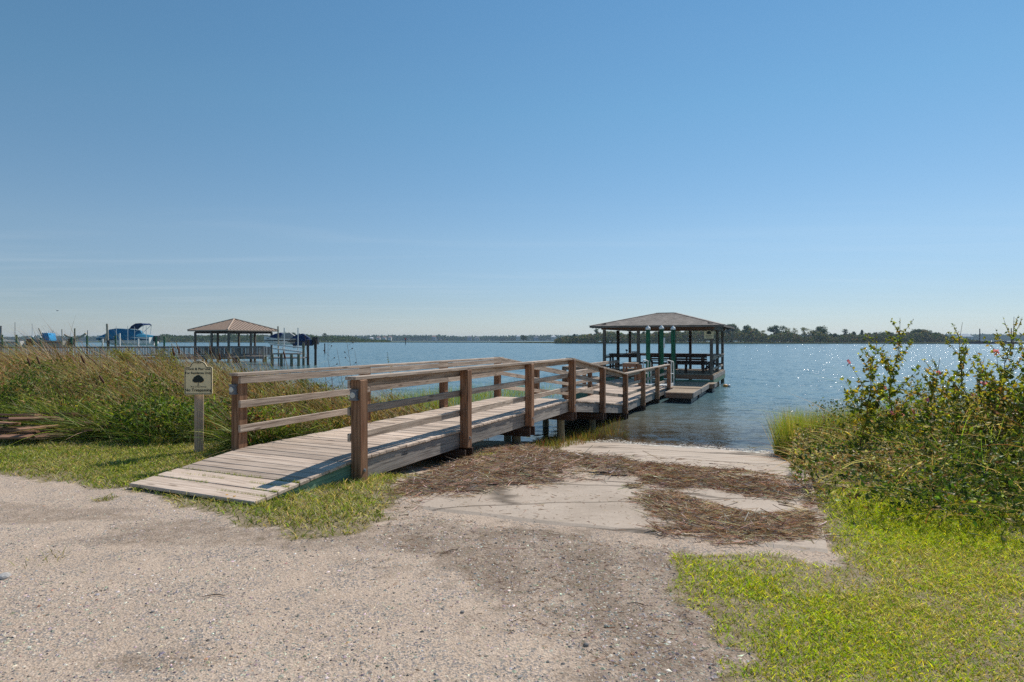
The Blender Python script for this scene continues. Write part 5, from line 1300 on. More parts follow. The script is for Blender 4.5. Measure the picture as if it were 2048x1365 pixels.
# ------------------------------------------------------------------ far land: marsh strips, islands, woods, houses
def land(name, pts, z, mat, lab, drop=1.2):
    n_ = len(pts); m = bpy.data.meshes.new(name)
    c = np.mean(np.array(pts), 0)
    V = [(x, y, z) for x, y in pts] + [(x + (x - c[0]) * .004, y - 1.5, WATER - drop) for x, y in pts]
    m.from_pydata(V, [], [list(range(n_))] + [[i, (i + 1) % n_, n_ + (i + 1) % n_, n_ + i] for i in range(n_)]); m.materials.append(mat); fix_normals(m)
    return tag(obj(name, m), lab, None, None, "structure")
M_marsh = flat("marsh_turf", (.13, .125, .035), .9, .1, 0, .35)
M_farland = flat("far_land", (.06, .085, .04), .9, .1, 0, .3)
def wrow(py): return (CAMZ - WATER) * F / (py - HOR)      # distance of water seen at a row
def fx(px, Y): return (px - 1024) / F * Y
YI, YM, YF = 390.0, 620.0, 1500.0
land("marsh_island", [(fx(1000, 520), 520), (fx(1120, 440), 440), (fx(1250, 412), 412), (fx(1500, YI), YI), (fx(1750, YI), YI), (fx(2000, 372), 372), (fx(2400, 360), 360), (fx(2500, 700), 700), (fx(1700, 640), 640), (fx(1100, 600), 600)], WATER + .75, M_marsh, "low marsh island with a belt of trees on the right")
land("marsh_strip", [(fx(-500, 640), 640), (fx(330, 600), 600), (fx(520, 560), 560), (fx(800, 590), 590), (fx(1010, 560), 560), (fx(1180, 540), 540), (fx(1180, 640), 640), (fx(800, 760), 760), (fx(-500, 760), 760)], WATER + .75, M_marsh, "long flat marsh strip across the bay")
land("far_shore", [(-3600, YF), (fx(1024, YF), YF - 40), (3600, YF), (3600, 2800), (-3600, 2800)], WATER + 1.2, M_farland, "low wooded far shore")
def puff(g, c, r, n_, pal, sz):
    """leaf clumps through an uneven crown volume"""
    v = unit(rng.normal(size=(n_, 3))) * (rng.random((n_, 1)) ** .45) * np.asarray(r); cards(g, np.asarray(c) + v, rng.normal(0, 1, (n_, 3)), sz * rng.uniform(.6, 1.4, n_), sz * rng.uniform(.5, 1.0, n_), pick(pal, n_, .25))
DKP = [(.055, .095, .035), (.085, .13, .045), (.035, .065, .028), (.12, .16, .05)]; PAL2 = [(.24, .23, .08), (.32, .29, .11), (.17, .18, .07)]
TREES = {}
def tree_kind(kind):
    if kind in TREES: return TREES[kind]
    g = Geo(); t = Geo(); q = np.random.default_rng(abs(hash(kind)) % 9 + len(kind))
    if kind[0] == 'o':      # broad oak, unit height 1, half-width ~.5
        t.tube([(0, 0, 0), (.02, 0, .25), (-.02, 0, .5)], [.035, .025, .015], 6)
        for k in range(18):
            a = q.uniform(0, 6.28); rr = q.uniform(.05, .42); h = q.uniform(.26, .86); r = q.uniform(.13, .22)
            c = (math.cos(a) * rr, math.sin(a) * rr, h * (1 - rr * .25)); t.tube([(0, 0, .3), c], [.018, .005], 5); puff(g, c, (r, r, r * .72), 150, DKP, .055)
    elif kind[0] == 'p':    # layered pine
        t.tube([(0, 0, 0), (.01, 0, .5), (0, 0, .95)], [.025, .016, .006], 6)
        for k in range(11):
            h = .38 + .58 * k / 10; a = q.uniform(0, 6.28); rr = q.uniform(.04, .26) * (1.25 - h); c = (math.cos(a) * rr, math.sin(a) * rr, h); t.tube([(0, 0, h - .06), c], [.01, .003], 5); puff(g, c, (.14, .14, .05), 95, DKP, .05)
    elif kind[0] == 'c':    # upright cedar
        t.tube([(0, 0, 0), (0, 0, .9)], [.03, .006], 6)
        for k in range(14):
            h = .1 + .85 * k / 13; r = .26 * (1.12 - h) + .03; a = q.uniform(0, 6.28); puff(g, (math.cos(a) * r * .4, math.sin(a) * r * .4, h), (r, r, .1), 100, DKP, .055)
    else:                   # pale half-bare tree
        t.tube([(0, 0, 0), (0, 0, .4)], [.03, .02], 6)
        for k in range(12):
            a = q.uniform(0, 6.28); c = (math.cos(a) * q.uniform(.1, .4), math.sin(a) * q.uniform(.1, .4), q.uniform(.5, .92)); t.tube([(0, 0, .3), c], [.016, .004], 5); puff(g, c, (.13, .13, .1), 70, PAL2, .05)
    TREES[kind] = (g.mesh("crown", M_far), t.mesh("trunk", M_bark)); return TREES[kind]
tn = [0]
NEARBY = {}
def far_tree(px, top, wpx, Y, kind, label, group, base=None):
    zb = WATER + .7; ztop = CAMZ - (top - HOR) / F * Y; H = ztop - zb; x = fx(px, Y); w = wpx / F * Y
    cr, tr = tree_kind(kind); tn[0] += 1
    k = .5 if kind[0] in 'oc' else .45
    M = Matrix.Translation((x, Y, zb)) @ Matrix.Rotation(tn[0] * 2.4, 4, 'Z') @ Matrix.Diagonal((w / (1.1 if kind[0] == 'o' else .75), w / (1.1 if kind[0] == 'o' else .75), H, 1))
    e = bpy.data.objects.new({"o": "oak_tree", "p": "pine_tree", "c": "cedar_tree", "b": "bare_tree"}[kind[0]], None); link(e, None, Matrix.Translation((x, Y, zb))); tag(e, label, "tree", group)
    obj("crown", cr, e, M); obj("trunk", tr, e, M)
TL = [(1462, 642, 34, "o1", "tall crooked oak just right of the pavilion roof"), (1497, 645, 44, "o2", "wide dark oak, second right of the pavilion"), (1524, 661, 24, "b1", "small pale tree right of the wide dark oak"), (1556, 646, 42, "o3", "dark round oak standing alone at mid island"), (1580, 656, 24, "b2", "pale tree touching the mid-island oak's right side"), (1614, 655, 26, "b1", "pale thin-leaved tree left of the lollipop-shaped oak"), (1640, 647, 42, "o2", "lollipop-shaped oak, the most prominent on the island"), (1668, 664, 22, "o1", "small oak right of the lollipop-shaped oak"), (1690, 659, 20, "p1", "flat-topped pine at the island's low middle"), (1708, 664, 24, "c2", "dark cedar right of the flat-topped pine"), (1724, 661, 20, "c1", "pointed cedar left of the mallow stems"), (1750, 661, 30, "o2", "oak behind the left mallow stem"), (1774, 660, 24, "o3", "small oak left of the tallest mallow"), (1796, 665, 28, "o1", "low oak behind the tallest mallow"), (1838, 654, 50, "o1", "broad oak right of the tallest mallow"), (1868, 662, 36, "o3", "sloping oak on the broad oak's right side"), (1893, 673, 26, "o2", "last low oak at the island's right end"),
      (1436, 654, 28, "o3", "oak seen past the pavilion's right posts"), (1408, 660, 30, "o1", "oak seen through the pavilion beside its sign"), (1385, 663, 26, "b1", "pale tree seen through the pavilion's right bay"), (1360, 661, 28, "o2", "dark oak seen between the last green pile and a post"), (1335, 664, 24, "o1", "oak seen between two green piles"), (1311, 660, 26, "o3", "oak seen behind the pavilion's middle post"), (1288, 664, 24, "c2", "cedar seen left of the first green pile"), (1264, 661, 26, "o1", "oak seen through the pavilion's second bay"), (1242, 664, 22, "o1", "oak seen through the pavilion's left bay"), (1217, 662, 24, "b2", "pale tree behind the pavilion's left corner post"), (1193, 659, 22, "p1", "umbrella-shaped pine just left of the pavilion"), (1172, 666, 20, "o2", "oak left of the umbrella-shaped pine"), (1150, 669, 22, "c1", "pointed cedar near the island's left end"), (1130, 674, 22, "o3", "low rounded tree at the island's left tip")]
for px_, top_, w_, kd, lab in TL: far_tree(px_, top_, w_, (YI + 35 if px_ > 1300 else 440 + (1300 - px_) * .35), kd, lab, "trees on the marsh island")
for px_, top_, w_, kd, lab in ((587, 666, 20, "p1", "umbrella pine above the small moored boats, on the strip"), (649, 667, 18, "p2", "lone umbrella pine standing out on the far strip"), (1048, 668, 14, "o2", "single taller tree on the distant shore"), (450, 668, 16, "o3", "tree showing past the gazebo's corner post")):
    far_tree(px_, top_, w_, 640, kd, lab, "trees on the marsh strip")
def scrub(name, lab, pxs, Y0, Y1, tops, n_, pal, sz):
    """shrub belt: tops given as rows along px"""
    px = rng.uniform(pxs[0], pxs[-1], n_); Y = rng.uniform(Y0, Y1, n_); x = fx(px, Y); tp = np.interp(px, pxs, tops)
    zt_ = CAMZ - (tp - HOR) / F * Y; h = (zt_ - (WATER + .5)) * (.45 + .85 * fnoise(px, Y * .2, .06, 3)); z = WATER + .5 + h * rng.random(n_) ** .7
    g = Geo(); cards(g, np.stack([x, Y, z], 1), rng.normal(0, 1, (n_, 3)), sz * rng.uniform(.6, 1.4, n_), sz * rng.uniform(.5, 1, n_), pick(pal, n_, .25)); tag(obj(name, g.mesh(name, M_far)), lab, "scrub", None, "stuff")
SCP = [(.22, .17, .11), (.15, .17, .06), (.27, .24, .09), (.10, .13, .05), (.25, .16, .13)]
scrub("island_scrub", "belt of brown and green scrub under the island's trees", [1110, 1160, 1300, 1430, 1470, 1520, 1537, 1556, 1590, 1606, 1640, 1666, 1700, 1750, 1800, 1838, 1870, 1900, 1960], YI + 18, YI + 60, [679, 669, 664, 660, 656, 661, 672, 662, 662, 672, 662, 672, 669, 667, 668, 661, 666, 676, 683], 42000, SCP + DKP, 1.15)
scrub("strip_scrub", "dark scrub on the far marsh strip left of the lone pine", [250, 340, 420, 560, 640, 700, 730, 780], 625, 680, [674, 669, 670, 668, 670, 675, 680, 683], 14000, DKP + SCP[1:2], 1.6)
n_ = 70000; px = rng.uniform(-250, 2350, n_); Y = rng.uniform(YF, YF + 90, n_)
top_ = 671.5 + 6 * fnoise(px, px * 0, .012, 9) - 3 * fnoise(px, px * 0 + 5, .06, 4) + np.interp(px, [-250, 0, 500, 1000, 1900, 2000, 2350], [1.5, 2, 1, .5, -1.5, -2, -1])
h = (CAMZ - (top_ - HOR) / F * Y) - WATER; z = WATER + h * rng.random(n_) ** .6
g = Geo(); cards(g, np.stack([fx(px, Y), Y, z], 1), rng.normal(0, 1, (n_, 3)), rng.uniform(2.4, 6, n_), rng.uniform(2, 4.5, n_), pick(DKP, n_, .25))
tag(obj("far_woods", g.mesh("far_woods", M_far)), "hazy blue-green woods along the far shore", "woods", None, "stuff")
def house(px, top, wpx, Y, wall, rf, lab, hwall=5.0):
    x = fx(px, Y); w = wpx / F * Y; ztop = CAMZ - (top - HOR) / F * Y; z0 = WATER + 1; rh = min(w * .28, (ztop - z0) * .4); e = empty("far_house", (x, Y, z0), lab, "house", "houses on the far shore")
    g = Geo(); g.box((x, Y, (z0 + ztop - rh) / 2), (w, 9, ztop - rh - z0)); obj("wall", g.mesh("wall", wall), e)
    zr = ztop - rh; g = Geo(); a = w / 2 + .6; g.add([(x - a, Y - 5, zr), (x + a, Y - 5, zr), (x + a, Y + 5, zr), (x - a, Y + 5, zr), (x - a * .45, Y, ztop), (x + a * .45, Y, ztop)], np.array([[0, 1, 5, 4], [2, 3, 4, 5]])); g.add([(x - a, Y - 5, zr), (x - a, Y + 5, zr), (x - a * .45, Y, ztop), (x + a, Y - 5, zr), (x + a, Y + 5, zr), (x + a * .45, Y, ztop)], np.array([[0, 2, 1], [3, 4, 5]])); obj("roof", g.mesh("roof", rf), e)
    for k in range(3):
        g = Geo(); g.box((x + (k - 1) * w * .28, Y - 4.55, (z0 + zr) / 2 + .8), (w * .14, .12, 1.6)); obj("window", g.mesh("window", M_glassd), e)
YH = YF - 12
for px_, top_, w_, wl_, rf, lab in ((706, 674, 9, M_houseA, M_roofA, "pale far house nearest the lone umbrella pine"), (743, 675, 6, M_houseA, M_roofW, "small white-roofed far house between the pine and the red marker"), (757, 673.5, 7, M_houseA, M_roofB, "first of the bright sunlit far houses left of the red marker"), (769, 673.5, 6, M_houseA, M_roofB, "second of the bright sunlit far houses left of the red marker"), (780, 673, 6, M_houseA, M_roofB, "rightmost of the bright sunlit far houses left of the red marker"), (868, 672, 8, M_houseB, M_roofB, "rust-roofed far house right of the red marker"), (939, 672.5, 9, M_houseB, M_roofA, "grey far house left of the pier railing peak"), (954, 674, 10, M_houseA, M_roofA, "long low far house left of the pier railing peak"), (1036, 671, 8, M_houseA, M_roofW, "white-gabled far house above the pier railing peak"), (1072, 673, 9, M_houseB, M_roofA, "grey far house right of the railing peak"), (1107, 671.5, 10, M_houseA, M_roofW, "white far house by the island's left tip"), (1300, 674, 8, M_houseB, M_roofA, "far house behind the pavilion")):
    house(px_, top_, w_, YH, wl_, rf, lab)
house(1930, 668, 24, 900, M_houseA, M_roofW, "wide white-roofed building right of the island")
# barge with two spuds
Yb = wrow(688.3); bx_ = fx(1985, Yb); e = empty("work_barge", (bx_, Yb, WATER), "dark flat work barge with two upright poles at far right", "barge")
L = 82 / F * Yb; g = Geo(); g.box((bx_, Yb, WATER + .55), (L, 7, 1.3)); g.box((bx_ - L * .49, Yb, WATER + .85), (L * .06, 6.6, .7)); obj("hull", g.mesh("hull", M_rust), e)
for k, (px_, t_, nm) in enumerate(((1951.5, 658, "pole"), (2014, 657, "pole"))):
    x = fx(px_, Yb); zt_ = CAMZ - (t_ - HOR) / F * Yb; g = Geo(); g.tube([(x, Yb - 3.2, WATER - 2), (x, Yb - 3.2, zt_)], .28, 8); obj("spud_pole", g.mesh("spud_pole", M_rust), e)
g = Geo()
for k in range(7): g.box((bx_ - L * .35 + k * L * .11, Yb + rng.uniform(-2, 2), WATER + 1.35), (rng.uniform(1, 3), 2, rng.uniform(.3, 1.0)))
obj("deck_load", g.mesh("deck_load", M_rust), e)
# red day marker
Yd = wrow(689); x = fx(811, Yd); e = empty("channel_marker", (x, Yd, WATER), "red channel marker on a dark post in open water", "marker"); g = Geo(); g.tube([(x, Yd, -3), (x, Yd, CAMZ - (677 - HOR) / F * Yd)], .22, 8); obj("post", g.mesh("post", M_black), e)
g = Geo(); zc = CAMZ - (677.5 - HOR) / F * Yd; g.add([(x - .7, Yd - .2, zc - .6), (x + .7, Yd - .2, zc - .6), (x, Yd - .2, zc + .75), (x - .7, Yd - .24, zc - .6), (x + .7, Yd - .24, zc - .6), (x, Yd - .24, zc + .75)], np.array([[0, 2, 1], [3, 4, 5]])); g.box((x, Yd - .22, zc - .2), (.9, .05, .55)); obj("board", g.mesh("board", M_red), e)
Ys = wrow(687.6); x = fx(1530, Ys); e = empty("fishing_skiff", (x, Ys, WATER), "tiny blue-grey skiff drifting before the island", "boat"); g = Geo(); g.tube([(x - 2.2, Ys, WATER + .25), (x - 1, Ys, WATER + .1), (x + 1.6, Ys, WATER + .1), (x + 2, Ys, WATER + .2)], [.1, .5, .5, .4], 8); obj("hull", g.mesh("hull", M_navy), e); g = Geo(); g.box((x + .3, Ys, WATER + 1.0), (.7, .6, 1.0)); obj("console", g.mesh("console", M_houseB), e)
# a gull
p = pix(115, 622, 60); e = empty("gull", tuple(p), "small gull gliding in the sky at left", "bird"); g = Geo(); g.tube([p + [-.13, 0, 0], p, p + [.12, 0, .01]], [.01, .04, .012], 6); obj("body", g.mesh("body", M_houseB), e)
g = Geo(); g.add([p + [-.04, 0, .02], p + [.05, 0, .02], p + [.02, -.3, .09], p + [.0, -.3, .09], p + [-.04, 0, .02], p + [.05, 0, .02], p + [.02, .3, .09], p + [0, .3, .09]], np.array([[0, 1, 2, 3], [4, 5, 6, 7]])); obj("wings", g.mesh("wings", M_houseB), e)

# ------------------------------------------------------------------ the neighbouring pier on the left
NZ = -.2
A0, A1 = np.array([-62., 56.5]), np.array([-27., 66.0])
def NP(f, off, z): p = A0 + (A1 - A0) * f; d = (A1 - A0) / np.linalg.norm(A1 - A0); return Vector((p[0] - d[1] * off, p[1] + d[0] * off, z))
npier = empty("neighbour_pier", tuple(NP(.5, 1, WATER)), "long grey neighbouring pier with closely spaced balusters", "pier")
Ln = float(np.linalg.norm(A1 - A0))
board(npier, "deck", NP(0, 1, NZ - .05), NP(1, 1, NZ - .05), 2.2, .08, M_grey)
for off in (0, 2.0):
    board(npier, "cap_rail", NP(0, off, NZ + 1.05), NP(1, off, NZ + 1.05), .16, .05, M_grey)
    board(npier, "bottom_rail", NP(0, off, NZ + .14), NP(1, off, NZ + .14), .05, .1, M_grey); board(npier, "top_rail", NP(0, off, NZ + .97), NP(1, off, NZ + .97), .05, .09, M_grey)
    g = Geo()
    for k in range(int(Ln / .15)):
        p = NP(k * .15 / Ln, off + .04, 0); g.box((p[0], p[1], NZ + .55), (.04, .04, .85), .25)
    o = obj("balusters", g.mesh("balusters", M_grey), npier); o["kind"] = "stuff"
    for k in range(15):
        p = NP(k / 14, off - .02, 0); board(npier, "post", (p[0], p[1], NZ - .3), (p[0], p[1], NZ + 1.02), .1, .1, M_grey, up=(0, 1, 0))
board(npier, "fascia", NP(0, -.1, NZ - .18), NP(1, -.1, NZ - .18), .05, .24, M_grey)
for k in range(13):
    for off in (.2, 1.8):
        p = NP(k / 12, off, 0); g = Geo(); g.tube([(p[0], p[1], -4), (p[0], p[1], NZ - .1)], .12, 8); obj("pile", g.mesh("pile", M_pile), npier)
# gazebo
TH = math.radians(62); gN = np.array([-29.5, 63.0]); gu = np.array([math.cos(TH), math.sin(TH)]); gv_ = np.array([-math.sin(TH), math.cos(TH)]); gs = 6.6
def GZ(a, b_, z): p = gN + gu * a + gv_ * b_; return Vector((p[0], p[1], z))
gz_ = empty("gazebo", tuple(GZ(3.3, 3.3, WATER)), "open gazebo with tan metal hip roof on the neighbouring pier", "gazebo")
EZ = 2.62; AP = GZ(gs / 2, gs / 2, CAMZ + (HOR - 638.5) / F * 67.5)
board(gz_, "deck", GZ(.4, gs / 2, NZ - .05), GZ(gs - .4, gs / 2, NZ - .05), gs - .8, .1, M_grey)
cor = [(0, 0), (gs, 0), (gs, gs), (0, gs)]
gr = None
for k in range(4):
    a, b_ = cor[k], cor[(k + 1) % 4]; A, B = np.array(GZ(*a, EZ)), np.array(GZ(*b_, EZ)); C = np.array(AP); g = Geo()
    g.add([A, B, C], np.array([[0, 1, 2]])); g.add([A - [0, 0, .12], B - [0, 0, .12], C - [0, 0, .12]], np.array([[0, 1, 2]])); g.add([A, B, B - [0, 0, .12], A - [0, 0, .12]], np.array([[0, 1, 2, 3]]))
    o = obj("roof" if k == 0 else "roof_slope", g.mesh("roof", M_tanroof), gz_ if k == 0 else gr)
    if k == 0: gr = o
    g = Geo()                      # standing seams
    for j in range(1, 16):
        f_ = j / 16; p0 = A + (B - A) * f_; lim = 1 - abs(2 * f_ - 1); mid = (A + B) / 2; up_ = (C - mid) * lim; g.tube([p0 + [0, 0, .02], p0 + up_ + [0, 0, .02]], .025, 4)
    obj("roof_seams", g.mesh("roof_seams", M_tanroof), gr)
    g = Geo(); g.tube([A + [0, 0, .03], C + [0, 0, .03]], .07, 6); obj("hip_cap", g.mesh("hip_cap", flat("tan_trim", (.5, .37, .27), .5) if k == 0 else bpy.data.materials["tan_trim"]), gr)
    i0 = .55; ins = lambda q: (min(max(q[0], i0), gs - i0), min(max(q[1], i0), gs - i0)); ia, ib = ins(a), ins(b_)
    board(gz_, "beam", GZ(*ia, EZ - .22), GZ(*ib, EZ - .22), .14, .26, M_dark)
    for j in range(2):
        f_ = j / 2 ; q = (ia[0] + (ib[0] - ia[0]) * f_, ia[1] + (ib[1] - ia[1]) * f_)
        board(gz_, "post", GZ(*q, NZ - .1), GZ(*q, EZ - .2), .2, .2, M_pavpost, up=(0, 1, 0)); p = GZ(*q, 0); g = Geo(); g.tube([(p[0], p[1], -4), (p[0], p[1], NZ - .1)], .13, 8); obj("pile", g.mesh("pile", M_pile), gz_)
    for h in (.12, .95): board(gz_, "rail", GZ(*ia, NZ + h), GZ(*ib, NZ + h), .06, .1, M_grey)
    g = Geo()
    for j in range(36):
        p = GZ(ia[0] + (ib[0] - ia[0]) * j / 36, ia[1] + (ib[1] - ia[1]) * j / 36, NZ + .53); g.box(tuple(p), (.045, .045, .8), TH)
    o = obj("balusters", g.mesh("balusters", M_grey), gz_); o["kind"] = "stuff"
# pilings and poles
def pole(name, px, top, Y, r, mat, lab, cat, grp, cap=False, lean=0):
    x = fx(px, Y); zt_ = CAMZ - (top - HOR) / F * Y; e = empty(name, (x, Y, -3), lab, cat, grp); g = Geo(); g.tube([(x, Y, -3), (x + lean * .5, Y, (zt_ - 3) / 2), (x + lean, Y, zt_)], [r, r, r * .9], 8); obj("shaft", g.mesh("shaft", mat), e)
    g = Geo(); g.tube([(x + lean, Y, zt_), (x + lean, Y, zt_ + .04), (x + lean, Y, zt_ + (.3 if cap else .06))], [r * 1.08, r * 1.1, .01], 8); obj("cap", g.mesh("cap", M_white if cap else mat), e)
for px_, t_, lab, cp in ((4.5, 671, "green piling at the picture's left edge", 0), (33, 671, "green piling left of the white-capped pair", 0), (65, 675, "first green piling with a white cap by the far boats", 1), (81, 676, "second green piling with a white cap, beside the blue tarp", 1), (143, 675, "green piling under the drooping limb", 0), (174, 672, "green piling right of the drooping limb", 0), (231, 672, "green piling before the blue-covered boat's hull", 0), (312, 675, "green piling at the covered boat's stern", 0), (328.5, 674, "green piling right of the covered boat's stern", 0)):
    pole("piling", px_, t_, 72, .105, M_pilegreen, lab, "piling", "pilings by the neighbouring pier", cp)
for px_, t_, lab in ((607, 687, "brown piling at the end of the small boat dock"), (616, 681, "tall dark piling right of the small boat dock"), (631, 681, "tall dark piling farthest right of the small boat dock"), (649.5, 688, "thin lone stake in open water")):
    pole("piling", px_, t_, 58 if px_ < 640 else 110, .12 if px_ < 640 else .10, M_pile if px_ < 610 else M_dark, lab, "piling", "pilings by the small boat dock")
for px_, t_, r_, m_, lab, ln in ((1.5, 653, .22, M_grey, "thick grey pole at the left edge", 0), (30, 646, .05, M_grey, "thin tall pole near the left edge", 0), (64.5, 648, .05, M_alu, "thin tall white pole above the white-capped piling", 0), (127, 660, .10, M_rope, "thin pole holding the drooping limb's left end", -.2), (149.5, 658, .14, M_pile, "brown lamp-like post behind the drooping limb", 0), (172, 662, .08, M_grey, "thin pole at the drooping limb's right end", .2), (232.5, 653, .05, M_alu, "thin white lift guide left of the canopy frame", 0), (255.5, 653, .06, M_alu, "thin white lift guide in the covered boat's middle", 0), (269, 655, .04, M_alu, "thin lift guide beside the folded canopy", 0), (292.5, 654, .06, M_alu, "thin white lift guide at the covered boat's stern", 0), (558, 654, .12, M_rope, "grey-brown pole right of the gazebo", -.1), (568.5, 657, .09, M_alu, "white pole left of the small moored boats", 0), (596, 657, .09, M_alu, "white pole above the small moored boats", 0)):
    pole("pole", px_, t_, 74 if px_ < 400 else 60, r_ * .6, m_, lab, "pole", None, False, ln)
e = empty("boat_lift", tuple(pix(215, 692, 70)), "thick pale lift post with a diagonal brace left of the covered boat", "lift"); a = pix(214, 648, 70); b_ = pix(216, 700, 70); g = Geo(); g.tube([a, b_], .11, 8); obj("post", g.mesh("post", M_rope), e); g = Geo(); g.tube([pix(215, 661, 70), pix(208, 686, 70)], .07, 8); obj("brace", g.mesh("brace", M_rope), e); g = Geo(); g.tube([pix(216.5, 681, 69.7), pix(216.5, 700, 69.7)], .14, 8); obj("sleeve", g.mesh("sleeve", M_black), e)
t = np.linspace(0, 1, 9); pts = np.array([pix(129 + 43 * q, 669.5 + 26 * q * (1 - q) * 1.35 - 2.5 * q, 73.6) for q in t]); g = Geo(); g.tube(pts, .12, 6, (1, 1, 1)); tag(obj("drooping_limb", g.mesh("drooping_limb", M_rope, True)), "pale drooping limb slung between two thin poles by the far boats", "limb")
# boats
def loft(g, secs, col=(1, 1, 1), close=True):
    n_ = len(secs[0]); V = np.concatenate([np.array(s) for s in secs]); f = [[i * n_ + j, i * n_ + j + 1, (i + 1) * n_ + j + 1, (i + 1) * n_ + j] for i in range(len(secs) - 1) for j in range(n_ - 1)]; g.add(V, np.array(f), col)
    for k in (0, len(secs) - 1): g.add(np.array(secs[k]), np.array([[0, j, j + 1] for j in range(1, n_ - 1)]), col)
def boat(px, py_keel, Y, L, name, lab, hullm, rz=0.0, h=1.1, w=2.3):
    o = pix(px, py_keel, Y); e = empty(name, tuple(o), lab, "boat"); M = wm(e); g = Geo(); S_ = []
    for f_ in np.linspace(0, 1, 9):   # bow at -x
        ww = w / 2 * min(1, (f_ * 2.6 + .02) ** .6); kz = .55 * h * max(0, .28 - f_) / .28; sh = h + .28 * (1 - f_) ** 2
        x = -L / 2 + L * f_; S_.append([(x, -ww, sh), (x, -ww * .92, kz + .45 * (sh - kz) * .6), (x, 0, kz), (x, ww * .92, kz + .45 * (sh - kz) * .6), (x, ww, sh)])
    loft(g, S_); o_ = obj("hull", fix_normals(g.mesh("hull", hullm, False)), e, M)
    g = Geo(); g.box((L * .02, -w / 2 - .005, h * .72), (L * .86, .05, .07)); obj("rub_rail", g.mesh("rub_rail", M_black), o_, M)
    g = Geo(); g.box((0.1, 0, h - .04), (L * .93, w * .9, .06)); obj("deck", g.mesh("deck", hullm), e, M)
    g = Geo(); g.box((L / 2 + .3, 0, h * .85), (.55, .5, .75)); g.box((L / 2 + .28, 0, h * .2), (.25, .2, .9)); obj("outboard_motor", g.mesh("outboard_motor", M_black), e, M)
    return e, M
e, M = boat(252, 691.5, 82, 7.6, "covered_boat", "white motorboat under a bright blue cover on a lift", M_hull)
g = Geo(); S_ = []
for f_, zt_, ww in ((0, .95, .12), (.1, 1.3, .7), (.22, 1.65, 1.0), (.27, 2.15, 1.05), (.40, 2.3, 1.12), (.62, 2.2, 1.15), (.74, 2.05, 1.12), (.80, 1.55, 1.12), (1, 1.3, 1.1)):
    x = -3.95 + 7.6 * f_; lo = .72 if f_ > .05 else .8; S_.append([(x, -ww - .06, lo), (x, -ww * .98, (lo + zt_) / 2 + .1), (x, -ww * .55, zt_), (x, ww * .55, zt_), (x, ww * .98, (lo + zt_) / 2 + .1), (x, ww + .06, lo)])
loft(g, S_); obj("cover", fix_normals(g.mesh("cover", M_bluecov)), e, M)
g = Geo(); pts = [(1.0, 0, 2.15), (1.35, 0, 2.55), (1.9, 0, 2.85), (2.6, 0, 2.9), (2.9, 0, 2.75)]
for y0 in (-.9, .9): g.tube([(p[0], y0, p[2]) for p in pts], [.05, .1, .12, .12, .06], 6)
g.add([(p[0], s_ * .95, p[2] + .08) for p in pts for s_ in (-1, 1)], np.array([[2 * i, 2 * i + 1, 2 * i + 3, 2 * i + 2] for i in range(4)])); obj("folded_canopy", g.mesh("folded_canopy", M_navy), e, M)
g = Geo()
for y0 in (-.9, .9): g.tube([(1.7, y0, 1.7), (2.85, y0, 2.75)], .03, 5); g.tube([(2.9, y0, 2.75), (2.75, y0, 1.5)], .03, 5); g.tube([(1.1, y0, 2.3), (.4, y0, 2.1)], .02, 5)
obj("canopy_frame", g.mesh("canopy_frame", M_alu), e, M)
ce = empty("boat_cradle", tuple(pix(255, 700, 80)), "white boat-lift cradle under the blue-covered boat", "lift")
for dx in (-2.2, 0, 2.4):
    x, y, z = pix(255, 692, 80); board(ce, "lift_post", (x + dx, y - 1.6, -2), (x + dx, y - 1.6, 1.7 if dx else 2.4), .16, .16, M_alu, up=(0, 1, 0))
x, y, z = pix(255, 692.3, 80); board(ce, "bunk", (x - 3, y - 1.4, z - .12), (x + 3.2, y - 1.4, z - .12), .2, .2, M_alu)
e, M = boat(97, 694, 76, 5.2, "console_boat", "grey open boat with a tall bright blue tarp over its console", M_hullgrey, h=.75)
g = Geo(); S_ = [[(s_ * a, -.6, z) for s_, a in ((-1, r_), (1, r_))] + [(r_, .6, z), (-r_, .6, z)] for z, r_ in ((.5, .58), (1.0, .55), (1.5, .44), (1.72, .36))]
for s_ in range(3): 
    A_, B_ = S_[s_], S_[s_ + 1]; g.add(A_ + B_, np.array([[i, (i + 1) % 4, 4 + (i + 1) % 4, 4 + i] for i in range(4)]))
g.add(S_[-1], np.array([[0, 1, 2, 3]])); obj("console_tarp", g.mesh("console_tarp", M_cyan), e, M)
g = Geo()
for k in range(6): g.tube([(-.5 + k * .2, -.1, 1.7), (-.75 + k * .3, -.1, 1.95 + .1 * (k % 2))], .035, 5)
obj("rod_holders", g.mesh("rod_holders", M_white), e, M); g = Geo(); g.tube([(-.6, -.8, 2.3), (.25, -.8, .3)], .07, 6); obj("leaning_pole", g.mesh("leaning_pole", M_rope), e, M)
e, M = boat(18, 694, 75, 4.6, "small_outboard_boat", "small white boat with dark outboard at the left edge", M_hull, h=.7)
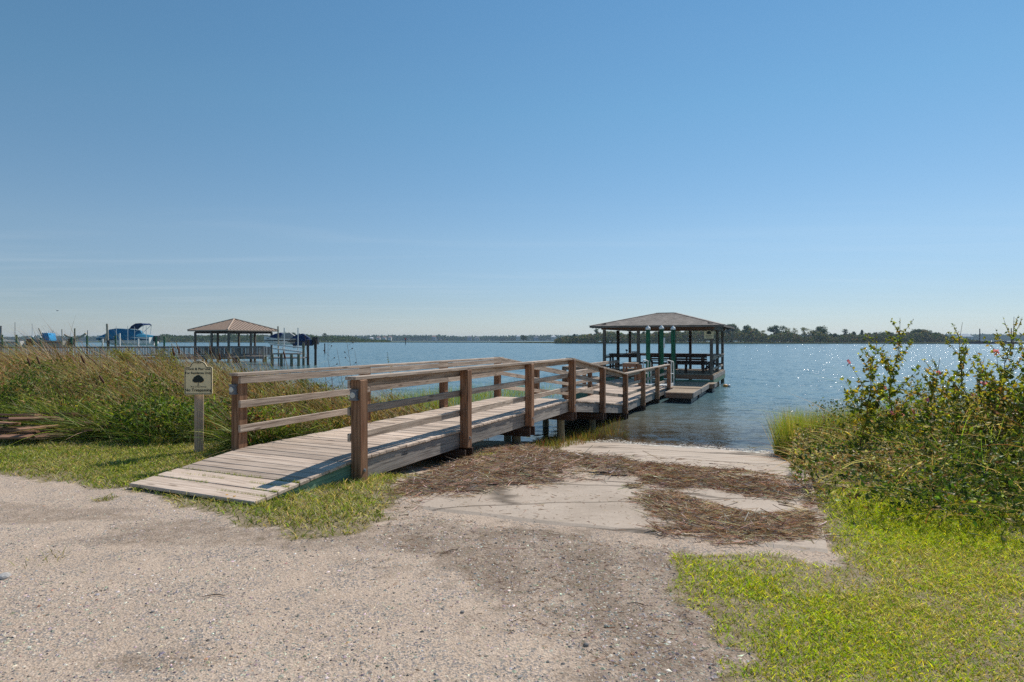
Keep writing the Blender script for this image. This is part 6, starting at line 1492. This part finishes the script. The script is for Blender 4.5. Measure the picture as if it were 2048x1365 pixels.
for k, (px_, py_, L, lab, m_) in enumerate(((556, 690, 2.8, "small moored boat with dark canopy right of the gazebo", M_hull), (574, 690, 2.8, "grey-covered watercraft on the small dock", M_hullgrey), (600, 692, 2.6, "navy-covered watercraft at the small dock's end", M_navy))):
    e, M = boat(px_, py_, 62, L, "watercraft", lab, m_, h=.6, w=1.1); g = Geo(); loft(g, [[(x, -.4, .6), (x, -.2, z), (x, .2, z), (x, .4, .6)] for x, z in ((-1.0, .7), (-.3, 1.1), (.3, 1.25), (1.0, .8))]); obj("cover", fix_normals(g.mesh("cover", (M_navy, M_hullgrey, M_navy)[k])), e, M)
e = empty("boat_dock", tuple(pix(580, 720, 58)), "low grey dock with white lift beams right of the gazebo", "dock")
board(e, "deck", pix(545, 716, 57), pix(606, 716, 57), 2.0, .12, M_grey); board(e, "deck", pix(548, 708, 60), pix(606, 708, 60), 1.2, .12, M_grey)
for a, b_ in (((540, 689), (606, 696)), ((545, 697), (606, 705))): board(e, "lift_beam", pix(*a, 60), pix(*b_, 59), .14, .14, M_alu)
for px_ in (552, 570, 590, 604):
    p = pix(px_, 716, 57); g = Geo(); g.tube([(p[0], p[1] - .9, -4), (p[0], p[1] - .9, .25)], .13, 8); obj("pile", g.mesh("pile", M_pile), e)

# ------------------------------------------------------------------ the hazy air
HAZE = .00017
if HAZE > 0:
    hz = Geo(); hz.box((0, 1150, 8.2), (7700, 3620, 27.6)); M_hz = bpy.data.materials.new("haze_air"); M_hz.use_nodes = True; hn, hl = M_hz.node_tree.nodes, M_hz.node_tree.links
    hn.clear(); ho = hn.new("ShaderNodeOutputMaterial"); hv = hn.new("ShaderNodeVolumePrincipled"); hv.inputs["Color"].default_value = (.55, .75, 1.0, 1); hv.inputs["Density"].default_value = HAZE; hv.inputs["Anisotropy"].default_value = .2
    hl.new(hv.outputs[0], ho.inputs["Volume"]); ho_ = obj("haze", fix_normals(hz.mesh("haze", M_hz))); tag(ho_, "thin pale blue sea haze over the bay", "haze", None, "stuff")
